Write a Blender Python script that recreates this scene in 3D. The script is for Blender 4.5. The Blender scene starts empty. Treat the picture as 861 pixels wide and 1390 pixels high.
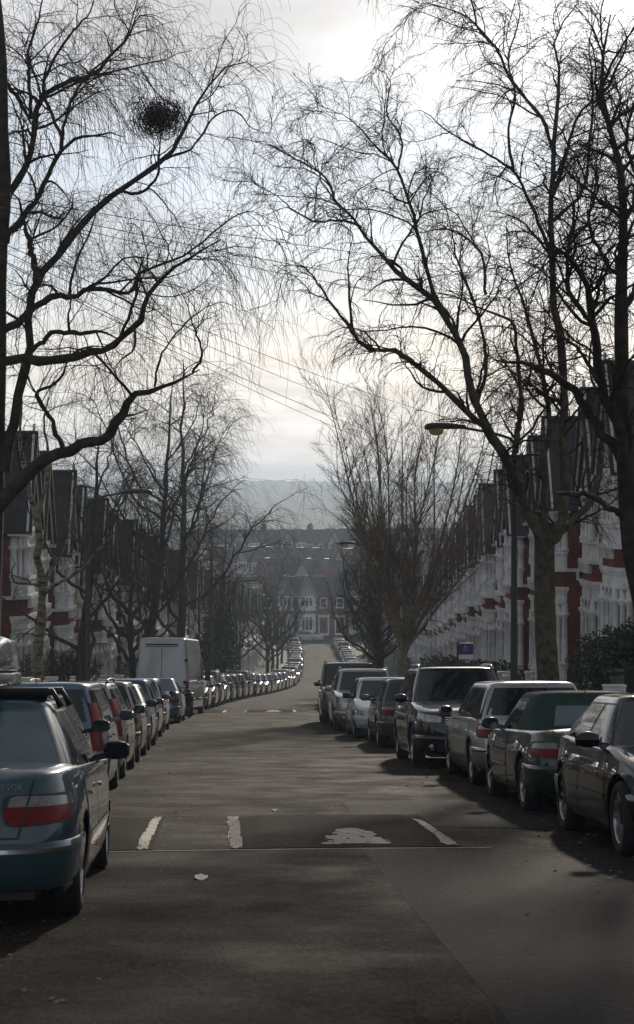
import bpy, math, random
import numpy as np
from mathutils import Vector, Matrix, Euler

SC = bpy.context.scene
COL = SC.collection
RND = random.Random(7)
PI = math.pi

# ------------------------------------------------------------------ camera
F = 2500.0; VX = 300.0; VY = 660.0; PW = 861.0; PH = 1390.0
EYE = Vector((0.0, 0.0, 1.6))
YAW = math.atan((PW / 2 - VX) / F); PITCH = math.atan((PH / 2 - VY) / F)
FWD = Vector((math.sin(YAW) * math.cos(PITCH), math.cos(YAW) * math.cos(PITCH), -math.sin(PITCH)))
RGT = Vector((math.cos(YAW), -math.sin(YAW), 0.0))
UPV = RGT.cross(FWD)

def P(px, py, y):
    """world point seen at pixel (px, py) of the 861x1390 photograph at street distance y"""
    d = FWD * F + RGT * (px - PW / 2) - UPV * (py - PH / 2)
    return EYE + d * (y / d.y)

cam_d = bpy.data.cameras.new('camera')
cam = bpy.data.objects.new('camera', cam_d); COL.objects.link(cam)
cam.matrix_world = Matrix(((RGT.x, UPV.x, -FWD.x, EYE.x), (RGT.y, UPV.y, -FWD.y, EYE.y), (RGT.z, UPV.z, -FWD.z, EYE.z), (0, 0, 0, 1)))
cam_d.sensor_fit = 'VERTICAL'; cam_d.sensor_height = 36.0; cam_d.sensor_width = 36.0
cam_d.lens = F / PH * 36.0
cam_d.clip_start = 0.1; cam_d.clip_end = 20000
SC.camera = cam

# ------------------------------------------------------------------ street profile
_yk = np.array([-400, -30, 0, 140, 175, 215, 250, 300, 400, 600, 9000.])
_sk = np.array([0.0, .1008, .1008, .1008, .083, .052, .035, .028, .010, 0.0, 0.0])
_yf = np.arange(-400, 9000, 1.0)
_zf = -np.concatenate([[0], np.cumsum(np.interp(_yf[:-1] + .5, _yk, _sk))])
_zf = _zf - np.interp(0, _yf, _zf)
def zg(y): return float(np.interp(y, _yf, _zf))
_xk = [(-400, .95), (0, .95), (30, .92), (50, 1.1), (78, 1.9), (89, 2.5), (114, 4.3), (135, 6.2), (174, 9.6), (200, 11.2), (235, 13.0), (280, 14.4), (320, 15.2), (9000, 15.2)]
_xf = np.interp(_yf, [a for a, b in _xk], [b for a, b in _xk])
_k = np.hanning(25); _k /= _k.sum()
_xf[60:-60] = np.convolve(_xf, _k, 'same')[60:-60]
def xc(y): return float(np.interp(y, _yf, _xf))
def tangent(y):
    return Vector((xc(y + 1) - xc(y - 1), 2.0, zg(y + 1) - zg(y - 1))).normalized()

# ------------------------------------------------------------------ helpers
def link(o, parent=None):
    COL.objects.link(o)
    if parent is not None: o.parent = parent
    return o
def tag(o, label=None, cat=None, group=None, kind=None):
    if label: o['label'] = label
    if cat: o['category'] = cat
    if group: o['group'] = group
    if kind: o['kind'] = kind
    return o
def empty(name, loc=(0, 0, 0), rot=(0, 0, 0)):
    o = bpy.data.objects.new(name, None); o.location = loc; o.rotation_euler = rot
    o.empty_display_size = .3
    return link(o)

def np_mesh(name, V, Fq, mats, midx=None, smooth=True):
    """V (n,3), Fq (m,4) or (m,3) int"""
    me = bpy.data.meshes.new(name)
    V = np.asarray(V, np.float32); Fq = np.asarray(Fq, np.int32)
    m, k = Fq.shape
    me.vertices.add(len(V)); me.vertices.foreach_set('co', V.ravel())
    me.loops.add(m * k); me.loops.foreach_set('vertex_index', Fq.ravel())
    me.polygons.add(m)
    me.polygons.foreach_set('loop_start', np.arange(0, m * k, k, dtype=np.int32))
    me.polygons.foreach_set('loop_total', np.full(m, k, np.int32))
    if midx is not None: me.polygons.foreach_set('material_index', np.asarray(midx, np.int32))
    me.polygons.foreach_set('use_smooth', np.full(m, smooth, bool))
    for mt in mats: me.materials.append(mt)
    me.update(calc_edges=True); me.validate(clean_customdata=False)
    return me

class MB:
    """collects shapes for ONE mesh"""
    def __init__(s): s.v = []; s.f = []; s.m = []; s.sm = []
    def add(s, vs, fs, m=0, smooth=False):
        b = len(s.v); s.v += [tuple(v) for v in vs]
        for f in fs: s.f.append([b + i for i in f]); s.m.append(m); s.sm.append(smooth)
        return s
    def box(s, x0, x1, y0, y1, z0, z1, m=0):
        if x0 > x1: x0, x1 = x1, x0
        if y0 > y1: y0, y1 = y1, y0
        return s.add([(x0, y0, z0), (x1, y0, z0), (x1, y1, z0), (x0, y1, z0), (x0, y0, z1), (x1, y0, z1), (x1, y1, z1), (x0, y1, z1)],
                     [(0, 3, 2, 1), (4, 5, 6, 7), (0, 1, 5, 4), (1, 2, 6, 5), (2, 3, 7, 6), (3, 0, 4, 7)], m)
    def prism(s, pts, z0, z1, m=0):
        """pts: plan polygon (x,y) any winding"""
        a = sum(p[0] * q[1] - q[0] * p[1] for p, q in zip(pts, pts[1:] + pts[:1]))
        if a < 0: pts = pts[::-1]
        n = len(pts)
        return s.add([(x, y, z0) for x, y in pts] + [(x, y, z1) for x, y in pts],
                     [tuple(range(n))[::-1], tuple(range(n, 2 * n))] + [(i, (i + 1) % n, n + (i + 1) % n, n + i) for i in range(n)], m)
    def slab(s, pts3, th, m=0, up=None):
        """thick polygon: pts3 in 3D, extruded by th along its normal"""
        p = [Vector(q) for q in pts3]; nrm = (p[1] - p[0]).cross(p[2] - p[0]).normalized()
        n = len(p); q = [a - nrm * th for a in p]
        return s.add([tuple(a) for a in p] + [tuple(a) for a in q],
                     [tuple(range(n)), tuple(range(n, 2 * n))[::-1]] + [(i, n + i, n + (i + 1) % n, (i + 1) % n) for i in range(n)], m)
    def bar(s, a, b, w, h=None, m=0):
        """square bar from a to b"""
        a = Vector(a); b = Vector(b); h = w if h is None else h
        d = (b - a).normalized(); r = d.cross(Vector((0, 0, 1)))
        if r.length < .05: r = Vector((1, 0, 0))
        r.normalize(); u = r.cross(d)
        c = [(-1, -1), (1, -1), (1, 1), (-1, 1)]
        vs = [a + r * i * w / 2 + u * j * h / 2 for i, j in c] + [b + r * i * w / 2 + u * j * h / 2 for i, j in c]
        return s.add(vs, [(0, 3, 2, 1)[::-1], (4, 5, 6, 7)[::-1]] + [((i + 1) % 4, i, 4 + i, 4 + (i + 1) % 4) for i in range(4)], m)
    def tube(s, pts, r, n=8, m=0, caps=True):
        pts = [Vector(p) for p in pts]; K = len(pts)
        rr = r if isinstance(r, (list, tuple)) else [r] * K
        t0 = (pts[-1] - pts[0]).normalized(); ax = Vector((0, 0, 1)) if abs(t0.z) < .8 else Vector((1, 0, 0))
        n0 = t0.cross(ax).normalized(); vs = []
        for i, p in enumerate(pts):
            t = (pts[min(i + 1, K - 1)] - pts[max(i - 1, 0)]).normalized()
            a = (n0 - t * n0.dot(t)).normalized(); b = t.cross(a)
            for k in range(n):
                g = 2 * PI * k / n; vs.append(p + (a * math.cos(g) + b * math.sin(g)) * rr[i])
        fs = [(i * n + k, i * n + (k + 1) % n, (i + 1) * n + (k + 1) % n, (i + 1) * n + k) for i in range(K - 1) for k in range(n)]
        if caps: fs += [tuple(range(n))[::-1], tuple(range((K - 1) * n, K * n))]
        return s.add(vs, fs, m, True)
    def lathe(s, prof, n=24, axis='z', c=(0, 0, 0), m=0, smooth=True):
        vs = []
        for r, h in prof:
            for k in range(n):
                g = 2 * PI * k / n; a, b = r * math.cos(g), r * math.sin(g)
                p = (a, b, h) if axis == 'z' else ((h, a, b) if axis == 'x' else (b, h, a))
                vs.append((c[0] + p[0], c[1] + p[1], c[2] + p[2]))
        fs = [(i * n + k, i * n + (k + 1) % n, (i + 1) * n + (k + 1) % n, (i + 1) * n + k) for i in range(len(prof) - 1) for k in range(n)]
        return s.add(vs, fs, m, smooth)
    def grid(s, G, m=0, smooth=True, flip=False):
        """G: 2D list of points"""
        R, C = len(G), len(G[0]); vs = [p for row in G for p in row]
        fs = [(i * C + j, i * C + j + 1, (i + 1) * C + j + 1, (i + 1) * C + j) for i in range(R - 1) for j in range(C - 1)]
        if flip: fs = [f[::-1] for f in fs]
        return s.add(vs, fs, m, smooth)
    def mesh(s, name, mats):
        me = bpy.data.meshes.new(name); me.from_pydata([tuple(v) for v in s.v], [], s.f)
        for mt in (mats if isinstance(mats, (list, tuple)) else [mats]): me.materials.append(mt)
        me.polygons.foreach_set('material_index', s.m); me.polygons.foreach_set('use_smooth', s.sm)
        me.update(); return me
    def build(s, name, mats, parent=None, loc=None):
        o = bpy.data.objects.new(name, s.mesh(name, mats)); link(o, parent)
        if loc is not None: o.location = loc
        return o

# ------------------------------------------------------------------ materials
MATS = {}
def mat(name, col, rough=.6, metal=0.0, vary=.0, scale=3.0, bump=0.0, bscale=40.0, coat=0.0, spec=.5, col2=None, emit=None, coord='Object', detail=5, ramp=(.35, .65), trans=0.0):
    if name in MATS: return MATS[name]
    m = bpy.data.materials.new(name); m.use_nodes = True; MATS[name] = m
    N = m.node_tree.nodes; L = m.node_tree.links; b = N['Principled BSDF']
    c = (*col, 1)
    b.inputs['Base Color'].default_value = c; b.inputs['Roughness'].default_value = rough
    b.inputs['Metallic'].default_value = metal; b.inputs['Specular IOR Level'].default_value = spec
    b.inputs['Coat Weight'].default_value = coat; b.inputs['Coat Roughness'].default_value = .04
    if trans: b.inputs['Transmission Weight'].default_value = trans
    if emit: b.inputs['Emission Color'].default_value = (*emit[0], 1); b.inputs['Emission Strength'].default_value = emit[1]
    tc = N.new('ShaderNodeTexCoord')
    if vary or col2:
        nz = N.new('ShaderNodeTexNoise'); nz.inputs['Scale'].default_value = scale; nz.inputs['Detail'].default_value = detail
        nz.inputs['Roughness'].default_value = .62
        L.new(tc.outputs[coord], nz.inputs['Vector'])
        cr = N.new('ShaderNodeValToRGB'); cr.color_ramp.elements[0].position = ramp[0]; cr.color_ramp.elements[1].position = ramp[1]
        a = tuple(max(0, x * (1 - vary)) for x in col); d = col2 if col2 else tuple(min(1, x * (1 + vary)) for x in col)
        cr.color_ramp.elements[0].color = (*a, 1); cr.color_ramp.elements[1].color = (*d, 1)
        L.new(nz.outputs['Fac'], cr.inputs['Fac']); L.new(cr.outputs['Color'], b.inputs['Base Color'])
        m['_c'] = 1
    if bump:
        n2 = N.new('ShaderNodeTexNoise'); n2.inputs['Scale'].default_value = bscale; n2.inputs['Detail'].default_value = 4
        L.new(tc.outputs[coord], n2.inputs['Vector'])
        bp = N.new('ShaderNodeBump'); bp.inputs['Strength'].default_value = bump; bp.inputs['Distance'].default_value = .02
        L.new(n2.outputs['Fac'], bp.inputs['Height']); L.new(bp.outputs['Normal'], b.inputs['Normal'])
    return m

def nodes_of(m): return m.node_tree.nodes, m.node_tree.links, m.node_tree.nodes['Principled BSDF']

def brick_mat(name, c1, c2, mortar, sx=.225, sz=.075, rough=.85):
    m = mat(name, c1, rough, spec=.25); N, L, b = nodes_of(m)
    tc = N.new('ShaderNodeTexCoord'); sp = N.new('ShaderNodeSeparateXYZ'); L.new(tc.outputs['Object'], sp.inputs[0])
    ad = N.new('ShaderNodeMath'); ad.operation = 'ADD'; L.new(sp.outputs['X'], ad.inputs[0]); L.new(sp.outputs['Y'], ad.inputs[1])
    cb = N.new('ShaderNodeCombineXYZ'); L.new(ad.outputs[0], cb.inputs['X']); L.new(sp.outputs['Z'], cb.inputs['Y'])
    br = N.new('ShaderNodeTexBrick'); L.new(cb.outputs[0], br.inputs['Vector'])
    br.inputs['Scale'].default_value = 1.0; br.inputs['Brick Width'].default_value = sx; br.inputs['Row Height'].default_value = sz
    br.inputs['Mortar Size'].default_value = .006; br.inputs['Color1'].default_value = (*c1, 1); br.inputs['Color2'].default_value = (*c2, 1); br.inputs['Mortar'].default_value = (*mortar, 1)
    nz = N.new('ShaderNodeTexNoise'); nz.inputs['Scale'].default_value = 1.3; nz.inputs['Detail'].default_value = 5; L.new(tc.outputs['Object'], nz.inputs['Vector'])
    mp = N.new('ShaderNodeMapRange'); mp.inputs['To Min'].default_value = .55; mp.inputs['To Max'].default_value = 1.25; mp.inputs['From Min'].default_value = .3; mp.inputs['From Max'].default_value = .7
    L.new(nz.outputs['Fac'], mp.inputs[0])
    mx = N.new('ShaderNodeVectorMath'); mx.operation = 'SCALE'; L.new(br.outputs['Color'], mx.inputs[0]); L.new(mp.outputs[0], mx.inputs['Scale'])
    L.new(mx.outputs[0], b.inputs['Base Color'])
    bp = N.new('ShaderNodeBump'); bp.inputs['Strength'].default_value = .4; bp.inputs['Distance'].default_value = .006; bp.invert = True
    L.new(br.outputs['Fac'], bp.inputs['Height']); L.new(bp.outputs['Normal'], b.inputs['Normal'])
    return m

M = {}
M['brick'] = brick_mat('red_brick', (.24, .058, .036), (.16, .038, .026), (.10, .085, .075))
M['brick2'] = brick_mat('dark_brick', (.13, .05, .036), (.09, .035, .028), (.09, .08, .07))
M['tile'] = brick_mat('roof_slate', (.032, .03, .033), (.022, .021, .024), (.012, .012, .013), .25, .16, .55)
M['stone'] = mat('white_painted_stone', (.76, .75, .73), .6, vary=.2, scale=2.2, spec=.3)
M['cream'] = mat('cream_painted_stone', (.52, .46, .36), .6, vary=.18, scale=2.2, spec=.3)
M['grey_stone'] = mat('weathered_stone', (.62, .61, .58), .7, vary=.3, scale=1.8, spec=.3)
M['render'] = mat('pebble_render', (.30, .27, .23), .9, vary=.3, scale=3, bump=.4, bscale=60)
M['wood_white'] = mat('white_woodwork', (.62, .61, .59), .5, vary=.12, scale=5)
M['glass_house'] = mat('window_glass', (.012, .014, .016), .06, spec=.6, col2=(.13, .13, .125), scale=1.1, ramp=(.52, .60), bump=.05, bscale=2)
M['curtain'] = mat('curtain_cloth', (.45, .44, .42), .9, vary=.3, scale=7)
M['door'] = mat('door_paint', (.03, .05, .05), .35)
M['pot'] = mat('terracotta', (.22, .09, .05), .85, vary=.3)
M['lead'] = mat('lead_grey', (.09, .09, .1), .6)
M['pipe'] = mat('black_iron', (.015, .015, .016), .9, spec=.05)
M['glass_car'] = mat('car_glass', (.010, .013, .014), .035, spec=.8, vary=.3, scale=1.2)
M['glass_pale'] = mat('heated_glass', (.10, .14, .14), .12, spec=.8, vary=.15, scale=3)
M['trim'] = mat('black_trim', (.012, .012, .013), .5, bump=.1, bscale=200)
M['tyre'] = mat('tyre_rubber', (.012, .012, .012), .85, vary=.3, scale=20)
M['rim'] = mat('alloy', (.42, .42, .43), .28, .9, vary=.2, scale=15)
M['chrome'] = mat('chrome', (.65, .65, .66), .12, 1.0)
M['red_lens'] = mat('red_lens', (.16, .001, .001), .35, coat=.08, spec=.15, vary=.35, scale=25)
M['amber_lens'] = mat('amber_lens', (.45, .10, .01), .15, coat=.6)
M['smoke_lens'] = mat('clear_lens', (.16, .15, .15), .12, coat=.6, vary=.3, scale=30)
M['head_lens'] = mat('headlamp_lens', (.24, .26, .28), .06, .4, coat=1.0, vary=.5, scale=16)
M['plate_w'] = mat('plate_white', (.6, .6, .58), .4)
M['plate_y'] = mat('plate_yellow', (.55, .38, .03), .4)
M['canvas'] = mat('green_canvas', (.012, .035, .028), .85, vary=.25, scale=4, bump=.3, bscale=150)
M['bark'] = mat('dark_bark', (.026, .021, .017), .9, spec=.15, vary=.0, col2=(.065, .055, .042), scale=5, bump=.9, bscale=14)
M['mossy'] = mat('mossy_brown_bark', (.040, .034, .022), .9, spec=.15, col2=(.13, .11, .075), scale=7, bump=1.0, bscale=16)
M['twig'] = mat('twig_bark', (.036, .023, .017), .85, spec=.2)
M['leafdark'] = mat('evergreen_leaf', (.022, .034, .014), .6, col2=(.05, .07, .022), scale=4)
M['leafyellow'] = mat('privet_leaf', (.06, .075, .012), .6, col2=(.15, .14, .02), scale=3)
M['concrete'] = mat('concrete', (.22, .20, .17), .85, vary=.25, scale=2, bump=.3, bscale=30)
M['steel'] = mat('dark_painted_steel', (.02, .021, .021), .5, vary=.3, scale=4)
M['wood'] = mat('weathered_wood', (.07, .05, .035), .85, vary=.35, scale=3, bump=.3)

def birch_mat():
    m = mat('birch_bark', (.30, .26, .21), .85, bump=.6, bscale=18, spec=.2); N, L, b = nodes_of(m)
    tc = N.new('ShaderNodeTexCoord'); mp = N.new('ShaderNodeMapping'); mp.inputs['Scale'].default_value = (3, 3, 11); L.new(tc.outputs['Object'], mp.inputs[0])
    nz = N.new('ShaderNodeTexNoise'); nz.inputs['Scale'].default_value = 1.0; nz.inputs['Detail'].default_value = 6; nz.inputs['Roughness'].default_value = .7; L.new(mp.outputs[0], nz.inputs['Vector'])
    cr = N.new('ShaderNodeValToRGB'); e = cr.color_ramp.elements
    e[0].position = .36; e[0].color = (.03, .025, .02, 1); e[1].position = .60; e[1].color = (.30, .26, .21, 1)
    k = e.new(.47); k.color = (.13, .12, .07, 1)
    L.new(nz.outputs['Fac'], cr.inputs['Fac']); L.new(cr.outputs['Color'], b.inputs['Base Color'])
    return m
M['birch'] = birch_mat()
M['twig_pale'] = mat('pale_twig_bark', (.17, .125, .09), .85, spec=.2)
M['plane'] = mat('pale_mossy_bark', (.15, .12, .075), .9, col2=(.32, .27, .20), scale=6, bump=.6, bscale=14)

PAINT = {}
def paint(name, col, metal=.35, rough=.3, dirt=.5):
    if name in PAINT: return PAINT[name]
    m = mat('paint_' + name, col, rough, metal if sum(col) > .25 else metal * .3, coat=1.0, spec=.5 if sum(col) > .25 else .15); N, L, b = nodes_of(m)
    b.inputs['Coat Roughness'].default_value = .05
    tc = N.new('ShaderNodeTexCoord'); nz = N.new('ShaderNodeTexNoise'); nz.inputs['Scale'].default_value = 2.5; nz.inputs['Detail'].default_value = 8; nz.inputs['Roughness'].default_value = .7
    L.new(tc.outputs['Object'], nz.inputs['Vector'])
    sp = N.new('ShaderNodeSeparateXYZ'); L.new(tc.outputs['Object'], sp.inputs[0])
    hz = N.new('ShaderNodeMapRange'); hz.inputs['From Min'].default_value = .15; hz.inputs['From Max'].default_value = .7; hz.inputs['To Min'].default_value = .75; hz.inputs['To Max'].default_value = .12
    L.new(sp.outputs['Z'], hz.inputs[0])
    ml = N.new('ShaderNodeMath'); ml.operation = 'MULTIPLY'; L.new(nz.outputs['Fac'], ml.inputs[0]); L.new(hz.outputs[0], ml.inputs[1])
    if sum(col) < .25: hz.inputs['To Min'].default_value = .30; hz.inputs['To Max'].default_value = .04
    if sum(col) < .07: hz.inputs['To Min'].default_value = .12; hz.inputs['To Max'].default_value = .01
    mx = N.new('ShaderNodeMixRGB'); mx.inputs[1].default_value = (*col, 1); mx.inputs[2].default_value = (.10, .09, .075, 1)
    L.new(ml.outputs[0], mx.inputs[0]); L.new(mx.outputs[0], b.inputs['Base Color'])
    r = N.new('ShaderNodeMath'); r.operation = 'MULTIPLY_ADD'; L.new(ml.outputs[0], r.inputs[0]); r.inputs[1].default_value = .35; r.inputs[2].default_value = .02
    L.new(r.outputs[0], b.inputs['Coat Roughness'])
    PAINT[name] = m; return m
paint('teal', (.022, .062, .082), .5); paint('silver', (.42, .42, .41), .6); paint('champagne', (.38, .35, .30), .5); paint('navy', (.02, .035, .075), .4)
paint('blue', (.018, .06, .22), .3); paint('steel_blue', (.10, .17, .26), .5); paint('rose', (.24, .15, .13), .5); paint('black', (.006, .006, .007), .2)
paint('charcoal', (.045, .047, .05), .5); paint('grey', (.16, .16, .165), .5); paint('white', (.62, .62, .61), .0); paint('green', (.01, .03, .022), .3)
paint('red', (.22, .012, .01), .2); paint('van_grey', (.55, .56, .57), .0)
# ------------------------------------------------------------------ light and sky
SUN_EL = math.radians(17.0); SUN_AZ = math.radians(12.0)     # azimuth measured from +Y towards +X
SUN_DIR = Vector((math.sin(SUN_AZ) * math.cos(SUN_EL), math.cos(SUN_AZ) * math.cos(SUN_EL), math.sin(SUN_EL)))
W = bpy.data.worlds.new('World'); SC.world = W; W.use_nodes = True
N = W.node_tree.nodes; L = W.node_tree.links; N.clear()
out = N.new('ShaderNodeOutputWorld'); bg = N.new('ShaderNodeBackground'); bg.inputs['Strength'].default_value = .1
L.new(bg.outputs[0], out.inputs['Surface'])
sky = N.new('ShaderNodeTexSky'); sky.sky_type = 'NISHITA'; sky.sun_disc = False
sky.sun_elevation = SUN_EL; sky.sun_rotation = SUN_AZ; sky.air_density = 1.0; sky.dust_density = 2.0; sky.ozone_density = 1.0
tc = N.new('ShaderNodeTexCoord'); sep = N.new('ShaderNodeSeparateXYZ'); L.new(tc.outputs['Generated'], sep.inputs[0])
# cloud deck brightness by elevation (radiance x10 because the strength is .1)
cr = N.new('ShaderNodeValToRGB'); e = cr.color_ramp.elements
def setramp(e, pts):
    while len(e) > 1: e.remove(e[-1])
    e[0].position = pts[0][0]; e[0].color = (*pts[0][1], 1)
    for p, c in pts[1:]:
        k = e.new(p); k.color = (*c, 1)
setramp(e, [(0.0, (.70, .71, .72)), (.03, (.74, .76, .78)), (.07, (.80, .79, .77)), (.11, (.66, .72, .78)), (.17, (.55, .63, .73)), (.24, (.62, .64, .67)), (.36, (.48, .49, .52)), (.5, (.34, .36, .40)), (1.0, (.26, .28, .33))])
L.new(sep.outputs['Z'], cr.inputs['Fac'])
dot = N.new('ShaderNodeVectorMath'); dot.operation = 'DOT_PRODUCT'; L.new(tc.outputs['Generated'], dot.inputs[0]); dot.inputs[1].default_value = SUN_DIR
def mth(op, a, b=None, c=None, clamp=False):
    n = N.new('ShaderNodeMath'); n.operation = op; n.use_clamp = clamp
    for i, v in enumerate((a, b, c)):
        if v is None: continue
        if isinstance(v, (int, float)): n.inputs[i].default_value = v
        else: L.new(v, n.inputs[i])
    return n.outputs[0]
dpos = mth('MAXIMUM', dot.outputs['Value'], 0.0)
glow = mth('ADD', mth('MULTIPLY', mth('POWER', dpos, 8.0), .78), mth('MULTIPLY', mth('POWER', dpos, 260.0), .9))
glow = mth('ADD', glow, mth('MULTIPLY', mth('MAXIMUM', mth('MULTIPLY', dot.outputs['Value'], -1.0), 0.0), .42))
# clouds: noise on a flat deck overhead
dz = mth('ADD', mth('MAXIMUM', sep.outputs['Z'], 0.0), .12)
cx = mth('DIVIDE', sep.outputs['X'], dz); cy = mth('DIVIDE', sep.outputs['Y'], dz)
cb = N.new('ShaderNodeCombineXYZ'); L.new(cx, cb.inputs[0]); L.new(cy, cb.inputs[1])
nz = N.new('ShaderNodeTexNoise'); nz.inputs['Scale'].default_value = 2.1; nz.inputs['Detail'].default_value = 8; nz.inputs['Roughness'].default_value = .55; nz.inputs['Distortion'].default_value = .4
L.new(cb.outputs[0], nz.inputs['Vector'])
cl = N.new('ShaderNodeMapRange'); cl.inputs['From Min'].default_value = .34; cl.inputs['From Max'].default_value = .66; cl.inputs['To Min'].default_value = .78; cl.inputs['To Max'].default_value = 1.14
L.new(nz.outputs['Fac'], cl.inputs[0])
mul = mth('MULTIPLY', mth('MULTIPLY', mth('ADD', glow, .67), cl.outputs[0]), 10.0)
vm = N.new('ShaderNodeVectorMath'); vm.operation = 'SCALE'; L.new(cr.outputs['Color'], vm.inputs[0]); L.new(mul, vm.inputs['Scale'])
mx = N.new('ShaderNodeMixRGB'); mx.inputs[0].default_value = .95; L.new(sky.outputs[0], mx.inputs[1]); L.new(vm.outputs[0], mx.inputs[2])
L.new(mx.outputs[0], bg.inputs['Color'])

sd = bpy.data.lights.new('sun', 'SUN'); sd.energy = 2.8; sd.angle = math.radians(2.2); sd.color = (1.0, .88, .73)
so = bpy.data.objects.new('sun', sd); link(so)
so.rotation_euler = SUN_DIR.to_track_quat('Z', 'Y').to_euler()

SC.view_settings.view_transform = 'Standard'; SC.view_settings.look = 'None'; SC.view_settings.exposure = 0.0; SC.view_settings.gamma = 1.0
SC.view_settings.use_curve_mapping = False
SC.cycles.use_denoising = True
SC.cycles.max_bounces = 5; SC.cycles.diffuse_bounces = 2; SC.cycles.glossy_bounces = 3; SC.cycles.transmission_bounces = 3; SC.cycles.volume_bounces = 0
SC.cycles.transparent_max_bounces = 8; SC.cycles.caustics_reflective = False; SC.cycles.caustics_refractive = False
SC.cycles.volume_max_steps = 8; SC.cycles.sample_clamp_indirect = 4.0

# ------------------------------------------------------------------ ground
def asphalt():
    m = mat('asphalt', (.05, .047, .045), .62, spec=.05); N, L, b = nodes_of(m)
    tc = N.new('ShaderNodeTexCoord')
    def noise(scale, detail=5, rough=.6, vec=None, dist=0):
        n = N.new('ShaderNodeTexNoise'); n.inputs['Scale'].default_value = scale; n.inputs['Detail'].default_value = detail; n.inputs['Roughness'].default_value = rough; n.inputs['Distortion'].default_value = dist
        L.new(vec or tc.outputs['Object'], n.inputs['Vector']); return n.outputs['Fac']
    def rng(v, a, b_, c, d):
        n = N.new('ShaderNodeMapRange'); L.new(v, n.inputs[0]); n.inputs['From Min'].default_value = a; n.inputs['From Max'].default_value = b_; n.inputs['To Min'].default_value = c; n.inputs['To Max'].default_value = d; return n.outputs[0]
    def mmul(a, c):
        n = N.new('ShaderNodeMath'); n.operation = 'MULTIPLY'; L.new(a, n.inputs[0]); L.new(c, n.inputs[1]) if not isinstance(c, float) else setattr(n.inputs[1], 'default_value', c); return n.outputs[0]
    mp = N.new('ShaderNodeMapping'); mp.inputs['Scale'].default_value = (1.6, .22, 1); L.new(tc.outputs['Object'], mp.inputs[0])
    big = rng(noise(.55, 4, .6, mp.outputs[0]), .3, .7, .66, 1.3)
    mid = rng(noise(2.3, 6, .7), .3, .7, .80, 1.2)
    mp2 = N.new('ShaderNodeMapping'); mp2.inputs['Scale'].default_value = (34, 12, 12); L.new(tc.outputs['Object'], mp2.inputs[0])
    fine = rng(noise(1.0, 3, .8, mp2.outputs[0]), .36, .64, .25, 1.8)
    grit = rng(noise(11, 4, .75), .33, .67, .62, 1.38)
    v = mmul(mmul(mmul(big, mid), fine), grit)
    cr = N.new('ShaderNodeValToRGB'); setramp(cr.color_ramp.elements, [(.25, (.0145, .0120, .0100)), (.5, (.0235, .0180, .0138)), (.75, (.043, .030, .0205))])
    L.new(noise(.35, 4, .65), cr.inputs['Fac'])
    sc = N.new('ShaderNodeVectorMath'); sc.operation = 'SCALE'; L.new(cr.outputs['Color'], sc.inputs[0]); L.new(v, sc.inputs['Scale'])
    # brown leaf litter and grit gathered along the gutters, UV.x = distance from the crown line
    uv = N.new('ShaderNodeUVMap'); uv.uv_map = 'street'; su = N.new('ShaderNodeSeparateXYZ'); L.new(uv.outputs[0], su.inputs[0])
    ab = N.new('ShaderNodeMath'); ab.operation = 'ABSOLUTE'; L.new(su.outputs[0], ab.inputs[0])
    edge = rng(ab.outputs[0], 1.5, 3.4, 0.0, .85)
    lit = rng(noise(7, 6, .75), .5, .62, 0.0, 1.0); lit2 = rng(noise(.9, 3, .6), .4, .6, .1, 1.0)
    fac = mmul(mmul(edge, lit), lit2)
    m2 = N.new('ShaderNodeMixRGB'); L.new(fac, m2.inputs[0]); L.new(sc.outputs[0], m2.inputs[1]); m2.inputs[2].default_value = (.075, .050, .030, 1)
    # a pale seam down the middle of the carriageway and a few cracks
    vo = N.new('ShaderNodeTexVoronoi'); vo.feature = 'DISTANCE_TO_EDGE'; vo.inputs['Scale'].default_value = .42
    wv = N.new('ShaderNodeVectorMath'); wv.operation = 'ADD'; nzv = N.new('ShaderNodeTexNoise'); nzv.inputs['Scale'].default_value = 1.2; nzv.inputs['Detail'].default_value = 5
    L.new(tc.outputs['Object'], nzv.inputs['Vector']); L.new(tc.outputs['Object'], wv.inputs[0]); L.new(nzv.outputs['Color'], wv.inputs[1]); L.new(wv.outputs[0], vo.inputs['Vector'])
    ck = rng(vo.outputs['Distance'], 0.0, .012, .45, 0.0)
    m3 = N.new('ShaderNodeMixRGB'); L.new(ck, m3.inputs[0]); L.new(m2.outputs[0], m3.inputs[1]); m3.inputs[2].default_value = (.016, .015, .015, 1)
    L.new(m3.outputs[0], b.inputs['Base Color'])
    L.new(rng(noise(1.1, 5, .65), .3, .7, .70, .95), b.inputs['Roughness'])
    bp = N.new('ShaderNodeBump'); bp.inputs['Strength'].default_value = .75; bp.inputs['Distance'].default_value = .012
    L.new(noise(60, 3, .7), bp.inputs['Height'])
    bp2 = N.new('ShaderNodeBump'); bp2.inputs['Strength'].default_value = .35; bp2.inputs['Distance'].default_value = .05
    L.new(noise(1.6, 4, .6), bp2.inputs['Height']); L.new(bp.outputs['Normal'], bp2.inputs['Normal'])
    L.new(bp2.outputs['Normal'], b.inputs['Normal'])
    return m
M['asphalt'] = asphalt()
M['asphalt_new'] = mat('newer_asphalt', (.022, .0205, .020), .8, spec=.07, vary=.5, scale=26, bump=1.0, bscale=60)
M['asphalt_old'] = mat('worn_dark_asphalt', (.010, .0085, .008), .9, spec=.06, col2=(.026, .019, .015), scale=14, bump=1.0, bscale=60)
M['paving'] = brick_mat('paving_slabs', (.17, .16, .145), (.13, .125, .115), (.05, .05, .045), .9, .6, .8)
M['kerb'] = mat('granite_kerb', (.17, .165, .155), .8, vary=.3, scale=6, bump=.3)
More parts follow.
